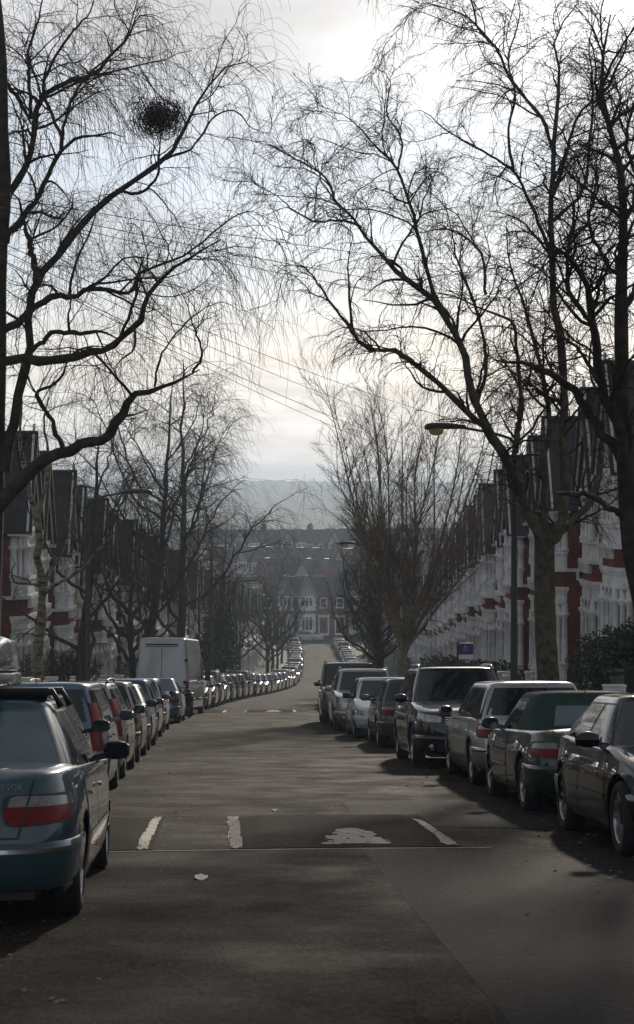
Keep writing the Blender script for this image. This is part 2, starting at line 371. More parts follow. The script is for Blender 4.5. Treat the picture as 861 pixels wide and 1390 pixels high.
M['soil'] = mat('garden_soil', (.045, .038, .025), .95, col2=(.06, .065, .025), scale=.6)
M['hill'] = mat('wooded_hillside', (.028, .036, .030), .95, col2=(.065, .07, .055), scale=.012, detail=10)
def line_mat():
    m = mat('worn_road_paint', (.30, .28, .25), .7, spec=.3); N, L, b = nodes_of(m)
    tc = N.new('ShaderNodeTexCoord'); nz = N.new('ShaderNodeTexNoise'); nz.inputs['Scale'].default_value = 5.5; nz.inputs['Detail'].default_value = 9; nz.inputs['Roughness'].default_value = .85
    L.new(tc.outputs['Object'], nz.inputs['Vector']); cr = N.new('ShaderNodeValToRGB'); setramp(cr.color_ramp.elements, [(.47, (.024, .019, .015)), (.62, (.088, .076, .063))])
    L.new(nz.outputs['Fac'], cr.inputs['Fac']); L.new(cr.outputs['Color'], b.inputs['Base Color']); return m
M['line'] = line_mat()

HUMPS = [(16.6, 20.3), (72.0, 76.0)]
def road_pt(y, u, dz=0.0):
    """point on the carriageway, u metres to the right of its middle line"""
    z = zg(y) - .0016 * u * u
    return (xc(y) + u, y, z + dz)

us = np.concatenate([np.linspace(-4.5, 4.5, 19)])
ys = np.concatenate([np.arange(-30, 40, 1.0), np.arange(40, 296, 2.0)])
mb = MB(); mb.grid([[road_pt(y, u) for u in us] for y in ys])
road = mb.build('road', M['asphalt']); tag(road, kind='structure')
uvl = road.data.uv_layers.new(name='street')
for lp in road.data.loops:
    v = road.data.vertices[lp.vertex_index].co; uvl.data[lp.index].uv = (v.x - xc(v.y), v.y)
mb = MB(); yy = 295.0
mb.grid([[(x, y, zg(291) + .004) for x in np.arange(-120, 160, 5.0)] for y in (287, 291, 295, 299)])
cross = mb.build('cross_road', M['asphalt']); tag(cross, kind='structure')
uvl = cross.data.uv_layers.new(name='street')

def strip(name, u0, u1, z0, ma, ylist, dz=0.0):
    mb = MB()
    prof = [(u0, -.3), (u0, z0), (u1, z0), (u1, -.3)]
    G = [[(xc(y) + u, y, zg(y) + z + dz - (.033 if z > 0 else 0)) for u, z in prof] for y in ylist]
    mb.grid(G, smooth=False); o = mb.build(name, ma); tag(o, kind='structure'); return o
yl = list(np.concatenate([np.arange(-30, 60, 2.0), np.arange(60, 287, 3.0)]))
strip('kerb', 4.45, 4.60, .13, M['kerb'], yl); strip('kerb', -4.60, -4.45, .13, M['kerb'], yl)
strip('pavement', 4.60, 7.40, .125, M['paving'], yl); strip('pavement', -6.60, -4.60, .125, M['paving'], yl)

# terrain: one sheet out to the far hills
uk = [-3000, -1200, -500, -200, -80, -40, -16, -9.5, -6.7, -6.55, -4.4, 0, 4.4, 7.35, 7.5, 10.5, 20, 45, 90, 200, 500, 1200, 3000]
def side_h(u):
    return float(np.interp(u, [-80, -9.5, -6.7, -6.55, -4.4, 4.4, 7.35, 7.5, 10.5, 80], [.6, .45, .3, .0, -.25, -.25, .0, .75, 1.15, 1.3]))
tyl = list(range(-60, 320, 5)) + [330, 345, 365, 400, 450, 520, 600, 700, 820, 950, 1100, 1250, 1400, 1550, 1700, 1850, 2000, 2150, 2300, 2450, 2600, 2750, 2900]
rr = np.random.RandomState(3)
def hill_h(x, y):
    """height of the far ridge above the valley floor"""
    t = min(1, max(0, (y - 800) / 2000.0)); t = t * t * (3 - 2 * t)
    prof = 31 + 1.8 * math.sin(x / 330.0 + 2.6) + .8 * math.sin(x / 97.0 + 2) + .6 * math.sin(x / 31.0) + .4 * math.sin(x / 13.0 + y * .01)
    return t * prof
mb = MB(); G = []
for y in tyl:
    row = []
    bl = min(1, max(0, (y - 285) / 30.0))
    for u in (uk if y < 600 else list(np.linspace(-2900, 2900, len(uk)))):
        uu = u
        z = zg(y) + (side_h(uu) if y < 286 else -.25 + .5 * bl) + hill_h(uu, y)
        row.append((xc(y) + uu, y, z))
    G.append(row)
mb.grid(G)
near_rows = [g for g in G if g[0][1] <= 700]; far_rows = [g for g in G if g[0][1] >= 700]
mb = MB(); mb.grid(near_rows); tag(mb.build('terrain', M['soil']), kind='structure')
mb = MB()
fx = np.concatenate([np.linspace(-2900, -560, 60), np.arange(-550, 950, 4.5), np.linspace(960, 2900, 50)]); fy = [y for y in tyl if y >= 700]
rs = np.random.RandomState(5)
def far_pt(x, y):
    base = zg(y) + .25 + hill_h(x, y)
    return (x, y, base + (rs.rand() * 5.5 * min(1, (y - 700) / 900.0)))
mb.grid([[far_pt(x, y) for x in fx] for y in fy]); tag(mb.build('hills', M['hill']), kind='structure')

# ------------------------------------------------------------------ haze
mh = bpy.data.materials.new('haze_air'); mh.use_nodes = True; n_ = mh.node_tree.nodes; n_.clear()
mo = n_.new('ShaderNodeOutputMaterial'); pv = n_.new('ShaderNodeVolumePrincipled'); mh.node_tree.links.new(pv.outputs[0], mo.inputs['Volume'])
pv.inputs['Color'].default_value = (.68, .83, 1.0, 1); pv.inputs['Density'].default_value = .00046; pv.inputs['Anisotropy'].default_value = .35
mb = MB(); mb.box(-3100, 3100, -80, 3000, -31, 24); hz = mb.build('haze', mh); tag(hz, kind='stuff')

# ------------------------------------------------------------------ road markings and patches
def patch(name, corners, dz, ma, n=10, label=None, kind='structure'):
    """corners: 4 (u,y) laid on the road"""
    (a, b, c, d) = corners; mb = MB(); G = []
    for i in range(n + 1):
        t = i / n; row = []
        for j in range(n + 1):
            s = j / n
            u = (a[0] * (1 - s) + b[0] * s) * (1 - t) + (d[0] * (1 - s) + c[0] * s) * t
            y = (a[1] * (1 - s) + b[1] * s) * (1 - t) + (d[1] * (1 - s) + c[1] * s) * t
            row.append(road_pt(y, u, dz(u, y) if callable(dz) else dz))
        G.append(row)
    mb.grid(G); o = mb.build(name, ma); tag(o, kind=kind); return o
def worn(corners, dz, seed):
    rs_ = np.random.RandomState(seed); (a, b, c, d) = corners; mb = MB(); n, m = 34, 14; ph = rs_.rand(6) * 6
    for i in range(n):
        for j in range(m):
            q = []
            for (ii, jj) in ((i, j), (i, j + 1), (i + 1, j + 1), (i + 1, j)):
                t, s = ii / n, jj / m
                s = s + (.05 * math.sin(13 * t + ph[0]) + .04 * math.sin(37 * t + ph[1])) * (1 if s in (0, 1) else .5); t = t + .015 * math.sin(9 * s + ph[2])
                u = (a[0] * (1 - s) + b[0] * s) * (1 - t) + (d[0] * (1 - s) + c[0] * s) * t
                y = (a[1] * (1 - s) + b[1] * s) * (1 - t) + (d[1] * (1 - s) + c[1] * s) * t
                q.append(road_pt(y, u, dz(u, y)))
            x_, y_ = i / n, j / m
            v = .5 + .28 * math.sin(23 * x_ + ph[3] + 5 * y_) * math.sin(11 * y_ + ph[4]) + .22 * math.sin(51 * x_ + ph[5] - 9 * y_) + .30 * (rs_.rand() - .5)
            if v > .10 + .22 * (abs(2 * y_ - 1) > .8): mb.add(q, [(0, 1, 2, 3)], 0, True)
    tag(mb.build('road_marking', M['line']), kind='structure')
def px_u(px, py):
    """photo pixel on the near slope -> (u, y) on the road"""
    y = 20.0
    for _ in range(12): y = F * (EYE.z + .1008 * y) / (py - VY)
    # closed form of y (py-VY)=F*(1.6+.1008y)
    y = F * EYE.z / (py - VY - F * .1008)
    return ((px - VX) / F * y - xc(y), y)
def cushion(u0, u1, y0, y1, h=.065):
    def dz(u, y):
        a = min(1, max(0, (y - y0) / .75)) * min(1, max(0, (y1 - y) / .75)) * min(1, max(0, (u - u0) / .3)) * min(1, max(0, (u1 - u) / .3))
        return .006 + h * a
    o = patch('speed_cushion', [(u0, y0), (u1, y0), (u1, y1), (u0, y1)], dz, M['asphalt_old'], 20); return dz
for (ya, yb) in HUMPS:
    fn = cushion(-.85 , 1.25, ya, yb)
    fn2 = cushion(-3.9, -1.55, ya, yb)
    for c in ([(-.86, ya), (-.74, ya), (-.74, yb - .1), (-.86, yb - .1)], [(1.10, ya + .1), (1.24, ya + .1), (1.20, yb - 1.0), (1.08, yb - 1.0)]):
        worn(c, (lambda u, y, f=fn: f(u, y) + .004), int(ya * 7 + c[0][0] * 50 + 200))
    worn([(-1.70, ya), (-1.60, ya), (-1.58, yb), (-1.66, yb)], (lambda u, y, f=fn2: f(u, y) + .004), 5)
    worn([(-.02, ya + .15), (.62, ya + .15), (.40, ya + 1.20), (.22, ya + 1.20)], (lambda u, y, f=fn: f(u, y) + .004), 9)
    patch('road_marking', [(-3.9, ya - .14), (1.5, ya - .16), (1.5, ya - .11), (-3.9, ya - .10)], .005, M['line'])
patch('road_patch', [(.38, 4.0), (4.3, 4.0), (4.3, 15.9), (.33, 16.3)], .002, M['asphalt_new'])
patch('road_patch', [(.5, 18.9), (3.0, 18.3), (3.0, 22.0), (.55, 22.6)], .0045, M['asphalt_new'])
patch('road_patch', [(.2, 52), (2.3, 51), (2.3, 58), (.3, 57)], .004, M['asphalt_new'])
# ------------------------------------------------------------------ vehicles
def smoothk(knots):
    """smooth height curve through (y, z) knots"""
    ks = sorted(knots); Y = np.array([k[0] for k in ks]); Z = np.array([k[1] for k in ks])
    f = np.linspace(Y[0], Y[-1], 240); z = np.interp(f, Y, Z); k = np.hanning(15); k /= k.sum()
    z = np.convolve(np.pad(z, 7, 'edge'), k, 'valid')
    return lambda y: float(np.interp(y, f, z))

TYPES = dict(
 sedan=dict(L=4.75, W=.895, H=1.43, rw=.315, yf=1.46, yr=-1.36, top=[(2.38, .62), (2.2, .70), (1.6, .82), (.95, .93), (-1.3, .985), (-1.75, 1.0), (-2.25, .98), (-2.38, .90)], zb=.90, gf=(1.0, .28), gr=(-1.72, -1.02), gw=(.84, .60), nf=5, nr=6),
 sports=dict(L=4.4, W=.90, H=1.38, rw=.325, yf=1.36, yr=-1.24, top=[(2.2, .56), (1.95, .70), (1.5, .82), (.9, .92), (-1.3, .96), (-2.0, .97), (-2.2, .86)], zb=.88, gf=(.98, .22), gr=(-1.78, -1.1), gw=(.83, .58), nf=4, nr=5),
 hatch=dict(L=4.05, W=.86, H=1.46, rw=.305, yf=1.28, yr=-1.22, top=[(2.02, .60), (1.85, .72), (1.3, .88), (1.0, .95), (-1.3, .98), (-2.02, .94)], zb=.92, gf=(1.12, .36), gr=(-1.92, -1.50), gw=(.81, .62), nf=4.5, nr=6),
 mpv=dict(L=4.25, W=.88, H=1.50, rw=.31, yf=1.36, yr=-1.26, top=[(2.12, .64), (1.95, .78), (1.5, .93), (1.3, .95), (-1.4, .97), (-2.12, .93)], zb=.92, gf=(1.5, .60), gr=(-2.02, -1.72), gw=(.83, .66), nf=4.5, nr=7),
 estate=dict(L=4.55, W=.89, H=1.47, rw=.315, yf=1.40, yr=-1.30, top=[(2.27, .62), (2.1, .72), (1.5, .86), (1.0, .94), (-1.4, .96), (-2.27, .93)], zb=.91, gf=(1.06, .30), gr=(-2.15, -1.80), gw=(.83, .63), nf=5, nr=7),
 wagon=dict(L=4.45, W=.89, H=1.46, rw=.315, yf=1.38, yr=-1.28, top=[(2.22, .62), (2.05, .72), (1.5, .86), (1.0, .94), (-1.4, .96), (-2.22, .92)], zb=.91, gf=(1.06, .30), gr=(-2.08, -1.66), gw=(.83, .63), nf=5, nr=6),
 suv=dict(L=4.6, W=.94, H=1.68, rw=.355, yf=1.42, yr=-1.36, top=[(2.3, .78), (2.15, .92), (1.6, 1.02), (1.05, 1.08), (-1.4, 1.10), (-2.3, 1.06)], zb=1.04, gf=(1.12, .38), gr=(-2.15, -1.72), gw=(.88, .69), nf=5, nr=7),
 offroad=dict(L=4.5, W=.92, H=1.88, rw=.375, yf=1.35, yr=-1.3, top=[(2.25, .88), (2.15, 1.04), (1.6, 1.12), (1.0, 1.15), (-1.4, 1.16), (-2.25, 1.14)], zb=1.12, gf=(1.0, .62), gr=(-2.18, -2.05), gw=(.87, .76), nf=8, nr=10),
 cabrio=dict(L=4.35, W=.87, H=1.36, rw=.315, yf=1.35, yr=-1.25, top=[(2.17, .60), (2.0, .68), (1.5, .80), (.95, .89), (-1.3, .93), (-2.0, .93), (-2.17, .84)], zb=.86, gf=(.90, .22), gr=(-1.48, -.92), gw=(.80, .60), nf=5, nr=6, canvas=True),
)

class Shape:
    def __init__(s, T):
        s.__dict__.update(T); s.A = s.L / 2; s.topf = smoothk(T['top']); s.cr = .055; s.ng = 8.0
        s.Ra = s.rw + .055
    def prof(s, z):       # (length scale, width scale) with height
        zz = z / s.zb
        w = np.interp(zz, [0.15, .3, .45, .62, .8, 1.0, 1.1], [.93, .965, .99, 1.0, .99, .955, .925])
        a = np.interp(zz, [0.15, .3, .5, .62, .8, 1.0, 1.1], [.955, .985, 1.0, .998, .985, .965, .95])
        return float(a), float(w)
    def hull(s, sx, y, z, eps=0.0):
        """point on the side (sx=+-1) at length y, height z"""
        a, w = s.prof(z); n = s.nf if y > 0 else s.nr; A = s.A * a
        q = min(1, abs(y) / A); x = s.W * w * (1 - q ** n) ** (1 / n)
        return (sx * (x + eps), y, z)
    def end(s, e, x, z, eps=0.0):
        """point on the front (e=1) or rear (e=-1) at half-width x"""
        a, w = s.prof(z); n = s.nf if e > 0 else s.nr; q = min(1, abs(x) / (s.W * w))
        return (x, e * (s.A * a * (1 - q ** n) ** (1 / n) + eps), z)
    def peri(s, e, sx, p, z, eps=0.0):
        """wraps round the corner: p=0 end centre, 1 = corner, 2 = one metre along the side"""
        n = s.nf if e > 0 else s.nr; a, w = s.prof(z)
        g = np.interp(p, [0, 1, 2], [0, .5, 1.0])
        # superellipse angle chosen by arc length
        if not hasattr(s, '_t%d' % e):
            th = np.linspace(0, PI / 2, 400); X = s.W * np.sin(th) ** (2 / n); Y = s.A * np.cos(th) ** (2 / n)
            ar = np.concatenate([[0], np.cumsum(np.hypot(np.diff(X), np.diff(Y)))]); setattr(s, '_t%d' % e, (th, ar))
        th, ar = getattr(s, '_t%d' % e)
        # p in metres of arc from centre line
        t = float(np.interp(p, ar, th)); x = s.W * w * math.sin(t) ** (2 / n); y = s.A * a * max(0, math.cos(t)) ** (2 / n)
        nx, ny = (x / s.W) ** (n - 1), (y / s.A) ** (n - 1); l = math.hypot(nx, ny) or 1
        return (sx * (x + eps * nx / l), e * (y + eps * ny / l), z)
    def zlow(s, y):
        z = .20 + (.06 if abs(y) > s.A - .35 else 0)
        for yw in (s.yf, s.yr):
            d = abs(y - yw)
            if d < s.Ra: z = max(z, s.rw + math.sqrt(s.Ra ** 2 - d * d))
        return z
    # greenhouse
    def gpar(s, t):
        yf = s.gf[0] + (s.gf[1] - s.gf[0]) * t; yr = s.gr[0] + (s.gr[1] - s.gr[0]) * t
        k = max(t, 0) ** 1.25; w = s.gw[0] + (s.gw[1] - s.gw[0]) * k
        z0 = s.zb - .02; z1 = s.H - s.cr
        return (yf + yr) / 2, (yf - yr) / 2, w, z0 + (z1 - z0) * t
    def gside(s, sx, y, t, eps=0.0):
        c, A, w, z = s.gpar(t); q = min(1, abs(y - c) / A)
        return (sx * (w * (1 - q ** s.ng) ** (1 / s.ng) + eps), y, z + eps * .3)
    def gend(s, e, u, t, eps=0.0):
        c, A, w, z = s.gpar(t); q = min(1, abs(u)); slope = .6
        return (u * w, c + e * (A * (1 - q ** s.ng) ** (1 / s.ng) + eps), z + eps * slope)
    def gcorner(s, e, sx, g, t, eps):
        """g 0..1 around the rear pillar: 0 = on the end at 80% width, 1 = on the side .25 m along"""
        c, A, w, z = s.gpar(t); n = s.ng
        th = np.linspace(0, PI / 2, 300); X = w * np.sin(th) ** (2 / n); Y = A * np.cos(th) ** (2 / n)
        ar = np.concatenate([[0], np.cumsum(np.hypot(np.diff(X), np.diff(Y)))])
        t_ = float(np.interp(w * .84 + g * .40, ar, th)); x = w * math.sin(t_) ** (2 / n); y = A * math.cos(t_) ** (2 / n)
        return (sx * (x + eps), c + e * (y + eps), z)

def spatch(fn, u0, u1, v0, v1, nu=8, nv=4, rnd=0, ref=None):
    """fn(u, v) -> point; the bounds may be numbers or pairs (at v0, at v1)"""
    G = []
    for j in range(nv + 1):
        b = j / nv; row = []
        for i in range(nu + 1):
            a = i / nu
            ua = u0 if not isinstance(u0, tuple) else u0[0] * (1 - b) + u0[1] * b
            ub = u1 if not isinstance(u1, tuple) else u1[0] * (1 - b) + u1[1] * b
            va = v0 if not isinstance(v0, tuple) else v0[0] * (1 - a) + v0[1] * a
            vb = v1 if not isinstance(v1, tuple) else v1[0] * (1 - a) + v1[1] * a
            if rnd:
                k_ = (1 - abs(2 * a - 1) ** rnd) ** (1 / 3.0); mid_ = (va + vb) / 2 if ref is None else ref
                va = mid_ + (va - mid_) * k_; vb = mid_ + (vb - mid_) * k_
            row.append(fn(ua * (1 - a) + ub * a, va * (1 - b) + vb * b))
        G.append(row)
    return G
def patch_mb(G, thick=None):
    mb = MB(); mb.grid(G); return mb

WHEELS = {}
def wheel_parts(rw, style):
    k = (rw, style)
    if k in WHEELS: return WHEELS[k]
    w = .105; t = MB(); r = rw; ri = rw * .70
    t.lathe([(ri, -w), (r * .90, -w), (r * .985, -w * .75), (r, -w * .4), (r, w * .4), (r * .985, w * .75), (r * .90, w), (ri, w), (ri * .98, w * .8)], 28, 'x')
    rim = MB(); rim.lathe([(ri * .98, -w * .5), (ri * .98, w * .86), (ri * .93, w * .92), (ri * .90, w * .7), (ri * .88, -w * .2)], 28, 'x')
    n = {0: 7, 1: 10, 2: 5}[style]
    for i in range(n):
        g = 2 * PI * i / n; c, s_ = math.cos(g), math.sin(g); hw = (.20 if style == 2 else .11) * ri
        def pt(rad, off, x): return (x, c * rad - s_ * off, s_ * rad + c * off)
        a, b = ri * .14, ri * .91
        vs = [pt(a, -hw * .9, w * .62), pt(a, hw * .9, w * .62), pt(b, hw * .7, w * .82), pt(b, -hw * .7, w * .82),
              pt(a, -hw * .9, w * .3), pt(a, hw * .9, w * .3), pt(b, hw * .7, w * .5), pt(b, -hw * .7, w * .5)]
        rim.add(vs, [(0, 1, 2, 3), (4, 7, 6, 5), (0, 4, 5, 1), (1, 5, 6, 2), (2, 6, 7, 3), (3, 7, 4, 0)])
    rim.lathe([(0.001, w * .78), (ri * .17, w * .76), (ri * .2, w * .6), (ri * .2, 0)], 14, 'x')
    disc = MB(); disc.lathe([(0.001, w * .05), (ri * .80, w * .05), (ri * .86, -w * .1), (ri * .88, -w * .4)], 24, 'x')
    WHEELS[k] = (t.mesh('wheel', M['tyre']), rim.mesh('rim', M['rim']), disc.mesh('brake_disc', M['trim']))
    return WHEELS[k]

CACHE = {}
def car_parts(ty):
    """-> list of (part name, MB, material key, sub-part list)"""
    T = TYPES[ty]; S = Shape(T); out_ = []
    def add(name, mb, mk, subs=None): out_.append((name, mb, mk, subs or []))
    # ---- body: hull + greenhouse shell in one surface
    b = MB()
    ysl = set()
    th = np.linspace(0, PI, 700); n = np.where(th < PI / 2, S.nf, S.nr)
    X = S.W * np.abs(np.sin(th)) ** (2 / n); Y = S.A * np.sign(np.cos(th)) * np.abs(np.cos(th)) ** (2 / n)
    ar = np.concatenate([[0], np.cumsum(np.hypot(np.diff(X), np.diff(Y)))])
    pos = list(np.linspace(0, ar[-1], 88))
    for yw in (S.yf, S.yr):
        for g in np.linspace(0, PI, 17):
            yy_ = yw + S.Ra * math.cos(g) * .999
            pos.append(float(np.interp(-yy_, -Y[ (X > S.W * .5)], ar[(X > S.W * .5)])))
    pos = sorted(pos); keep = [pos[0]]
    for p_ in pos[1:]:
        if p_ - keep[-1] > .012: keep.append(p_)
    tt = np.interp(keep, ar, th)
    def hp(t, z, sx):
        nn = S.nf if t < PI / 2 else S.nr; a, w = S.prof(z)
        return (sx * S.W * w * abs(math.sin(t)) ** (2 / nn), S.A * a * math.copysign(abs(math.cos(t)) ** (2 / nn), math.cos(t)), z)
    lv = [0, .06, .18, .32, .46, .60, .72, .82, .90, .96, 1.0]
    for sx in (1, -1):
        G = []
        for t in tt:
            yb = hp(t, .5, 1)[1]; z0 = S.zlow(yb); z1 = S.topf(yb) - .025; col = []
            for r in lv: col.append(hp(t, z0 + (z1 - z0) * r, sx))
            # rounded shoulder and bonnet / deck towards the centre line
            x1, y1, _ = col[-1]
            for mI in (.03, .09, .2, .4, .7, 1.0):
                col.append((x1 * (1 - mI), y1 * (1 - .010 * math.sin(mI * PI / 2)), z1 + .025 * min(1, (mI / .09) ** .6) + .035 * (1 - (1 - mI) ** 2)))
            # roll the lower edge inwards
            G.append([(col[0][0] * .93, col[0][1] * .985, col[0][2] + .0)] + col)
        b.grid(G, 0, True, flip=(sx > 0))
    # greenhouse shell
    def gring(t, inset=0, dz=0):
        c, A, w, z = S.gpar(min(t, 1)); nn = S.ng; pts = []
        for g in np.linspace(0, 2 * PI, 97)[:-1]:
            q = 2 / nn
            x = w * math.copysign(abs(math.sin(g)) ** q, math.sin(g)); y = A * math.copysign(abs(math.cos(g)) ** q, math.cos(g))
            pts.append((x * (1 - inset), c + y * (1 - inset * .55), z + dz))
        return pts + [pts[0]]
    rings = [gring(t) for t in (0, .12, .3, .5, .7, .85, .95, 1)]
    for i_, k_ in ((.025, .30), (.07, .55), (.16, .75), (.35, .91), (.65, .985), (.999, 1.0)): rings.append(gring(1, i_, S.cr * k_))
    canvas = T.get('canvas')
    if canvas:
        g = MB(); g.grid(rings, 0, True); roof_mb = g
    else:
        b.grid(rings, 0, True)
    add('body', b, 'PAINT')
    if canvas: add('soft_top', roof_mb, 'canvas')
    # dark underbody and wheel wells
    ub = MB(); ub.box(-S.W * .70, S.W * .70, -S.A * .93, S.A * .93, .19, .60); ub.box(-S.W + .10, S.W - .10, S.yr + S.Ra + .02, S.yf - S.Ra - .02, .18, .5)
    ub.box(-S.W * .8, S.W * .8, S.A * .80, S.A * .90, .24, .5); ub.box(-S.W * .8, S.W * .8, -S.A * .90, -S.A * .80, .24, .5)
    add('underbody', ub, 'trim')
    # glass
    e = .006
    scr = MB(); scr.grid(spatch(lambda u, t: S.gend(1, u, t, e), (-.955, -.93), (.955, .93), .10, .94, 14, 5))
    add('windscreen', scr, 'glass_car')
    r0 = {'sedan': .10, 'sports': .10, 'cabrio': .28}.get(ty, .20); rwid = .62 if canvas else .90
    rg = MB(); rg.grid(spatch(lambda u, t: S.gend(-1, u, t, e), (-rwid, -rwid * .96), (rwid, rwid * .96), r0, .76 if canvas else .92, 14, 5), flip=True)
    add('rear_window', rg, 'glass_pale' if ty in ('sedan', 'cabrio') else 'glass_car')
    lip = {'suv': .10, 'mpv': .12}.get(ty, .09)
    for sx in (1, -1):
        c0, A0, _, _ = S.gpar(.10); c1, A1, _, _ = S.gpar(.90)
        f0, f1 = c0 + A0 - .16, c1 + A1 - .10; b0, b1 = c0 - A0 + .20, c1 - A1 + .14
        if ty in ('sedan', 'sports'): b0 += .10; b1 += .12
        bp = -.18
        wins = [((bp, bp), (f0, f1)), ((b0 if ty not in ('estate', 'suv', 'mpv', 'offroad', 'wagon') else S.yr + .16, max(b1, S.yr + .22) if ty in ('estate', 'suv', 'mpv', 'offroad', 'wagon') else b1), (bp - .09, bp - .09))]
        if ty in ('estate', 'suv', 'mpv', 'offroad', 'wagon'): wins.append(((b0, b1), (S.yr + .08, S.yr + .14)))
        if canvas: wins = [((-.62, -.55), (f0, f1))]
        for (w0, w1) in wins:
            g = MB(); g.grid(spatch(lambda u, t: S.gside(sx, u, t, e), w0, w1, .10, .90, 8, 5), flip=(sx < 0)); add('side_window', g, 'glass_car')
        # dark pillar / surround behind the panes
        pl = MB(); pl.grid(spatch(lambda u, t: S.gside(sx, u, t, .003), (b0 - .03 if not canvas else -.66, b1 - .03 if not canvas else -.6), (f0 + .04, f1 + .04), .06, .935, 12, 5), flip=(sx < 0)); add('window_surround', pl, 'trim')
        # doors: seams and a skin just proud of them
        ztop = S.zb - .03
        for (y0_, y1_) in ((-.22, S.yf - S.Ra - .06), (S.yr + S.Ra * .55 if not canvas else -.9, -.25)):
            if canvas and y0_ < -.5: continue
            zl = .28
            sm_ = MB(); sm_.grid(spatch(lambda u, z: S.hull(sx, u, z, .0015), y0_ - .008, y1_ + .008, zl - .01, ztop + .012, 10, 8), flip=(sx < 0))
            dr = MB()
            def lowz(u, z):
                zz = z
                if abs(u - S.yr) < S.Ra + .05: zz = max(z, S.zlow(u) + .03)
                return S.hull(sx, u, zz, .004)
            dr.grid(spatch(lowz, y0_, y1_, zl, ztop, 14, 8), flip=(sx < 0))
            hd = MB(); hy = y0_ + .14; p = S.hull(sx, hy, .80 * S.zb / .92, .022)
            hd.bar((p[0], hy - .08, p[2]), (p[0], hy + .08, p[2] + .004), .03, .022); hd.box(min(p[0], p[0] - sx * .03), max(p[0], p[0] - sx * .03), hy - .08, hy - .065, p[2] - .012, p[2] + .012); hd.box(min(p[0], p[0] - sx * .03), max(p[0], p[0] - sx * .03), hy + .065, hy + .08, p[2] - .012, p[2] + .012)
            rb = MB(); rb.grid(spatch(lambda u, z: S.hull(sx, u, z, .012), max(y0_, S.yr + S.Ra + .05) + .02, y1_ - .02, .47, .505, 8, 2), flip=(sx < 0))
            add('door', dr, 'PAINT', [('door_handle', hd, 'chrome' if ty == 'sedan' else 'PAINT'), ('door_seam', sm_, 'trim'), ('rubbing_strip', rb, 'chrome' if ty in ('sedan', 'cabrio') else 'PAINT')])
    # bumpers
    for en, nm in ((1, 'front_bumper'), (-1, 'rear_bumper')):
        g = MB(); PR = []
        for zz, ep in ((.25, -.02), (.27, .008), (.36, .020), (.48, .024), (.54, .018), (.555, -.01)): PR.append((zz, ep))
        for sx in (1, -1):
            G = [[S.peri(en, sx, p_, zz, ep * (1 if p_ < S.W + .45 else .4)) for zz, ep in PR] for p_ in np.linspace(0, S.W + (S.A - (S.yf if en > 0 else -S.yr) - S.Ra) + .02, 26)]
            g.grid(G, flip=(sx * en > 0))
        subs = []
        if en < 0:
            st = MB()
            for sx in (1, -1): st.grid([[S.peri(en, sx, p_, zz, .030) for zz in (.49, .515)] for p_ in np.linspace(0, S.W + .35, 22)], flip=(sx * en > 0))
            subs.append(('bumper_strip', st, 'chrome' if ty == 'sedan' else 'trim'))
        else:
            st = MB(); st.grid([[S.end(1, x, zz, .028) for zz in (.29, .42)] for x in np.linspace(-S.W * .6, S.W * .6, 12)], flip=False); subs.append(('air_intake', st, 'trim'))
            for sx in (1, -1):
                q = MB(); c = S.end(1, sx * S.W * .68, .36, .026); q.lathe([(0.001, .012), (.045, .008), (.055, 0), (.055, -.03)], 14, 'y', c); subs.append(('fog_lamp', q, 'head_lens'))
        add(nm, g, 'trim' if ty == 'offroad' else 'PAINT', subs)
    # lamps
    zt = S.topf(S.A - .12)
    for sx in (1, -1):
        h = MB(); a0, a1 = S.W * .52, S.W + .16; h.grid(spatch(lambda p_, z: S.peri(1, sx, p_, z, .006), a0, a1, (zt - .13, zt - .09), (zt - .015, zt + .035), 24, 4, 8), flip=(sx > 0)); add('headlight', h, 'head_lens')
        if ty in ('mpv', 'estate'):
            tl = MB(); tl.grid(spatch(lambda g_, t: S.gcorner(-1, sx, g_, t, .008), .10, .92, -.12, .62, 8, 8), flip=(sx < 0))
            tl2 = MB(); tl2.grid(spatch(lambda p_, z: S.peri(-1, sx, p_, z, .010), S.W * .80, S.W + .16, .66, .92, 10, 3), flip=(sx < 0))
            tl.add(tl2.v, tl2.f, 0, True); add('tail_light', tl, 'red_lens', [])
        else:
            z0, z1 = (.66, .83) if ty == 'sedan' else ((.64, .80) if ty == 'cabrio' else (.78, .96) if ty in ('suv', 'offroad') else (.68, .86))
            inn = .50 if ty == 'sedan' else .58
            tl = MB(); tl.grid(spatch(lambda p_, z: S.peri(-1, sx, p_, z, .008), S.W * inn, S.W + .20, (z0, z0 + .02), (z1 - .06, z1 - .06), 26, 3, 10, z1 - .065), flip=(sx < 0))
            am = MB(); am.grid(spatch(lambda p_, z: S.peri(-1, sx, p_, z, .0085), S.W * inn + .03, S.W + .16, z1 - .058, (z1 + .012, z1 - .005), 26, 2, 8, z1 - .058), flip=(sx < 0))
            bl_ = MB(); bl_.grid(spatch(lambda p_, z: S.peri(-1, sx, p_, z, .006), S.W * inn - .015, S.W + .212, (z0 - .012, z0 + .01), z1 + .018, 26, 4, 9), flip=(sx < 0)); add('lamp_surround', bl_, 'trim')
            add('tail_light', tl, 'red_lens', [('reversing_lens', am, 'smoke_lens')])
    # boot lid seam on the sedan, rear plate recess, grille, plates
    sl = MB()
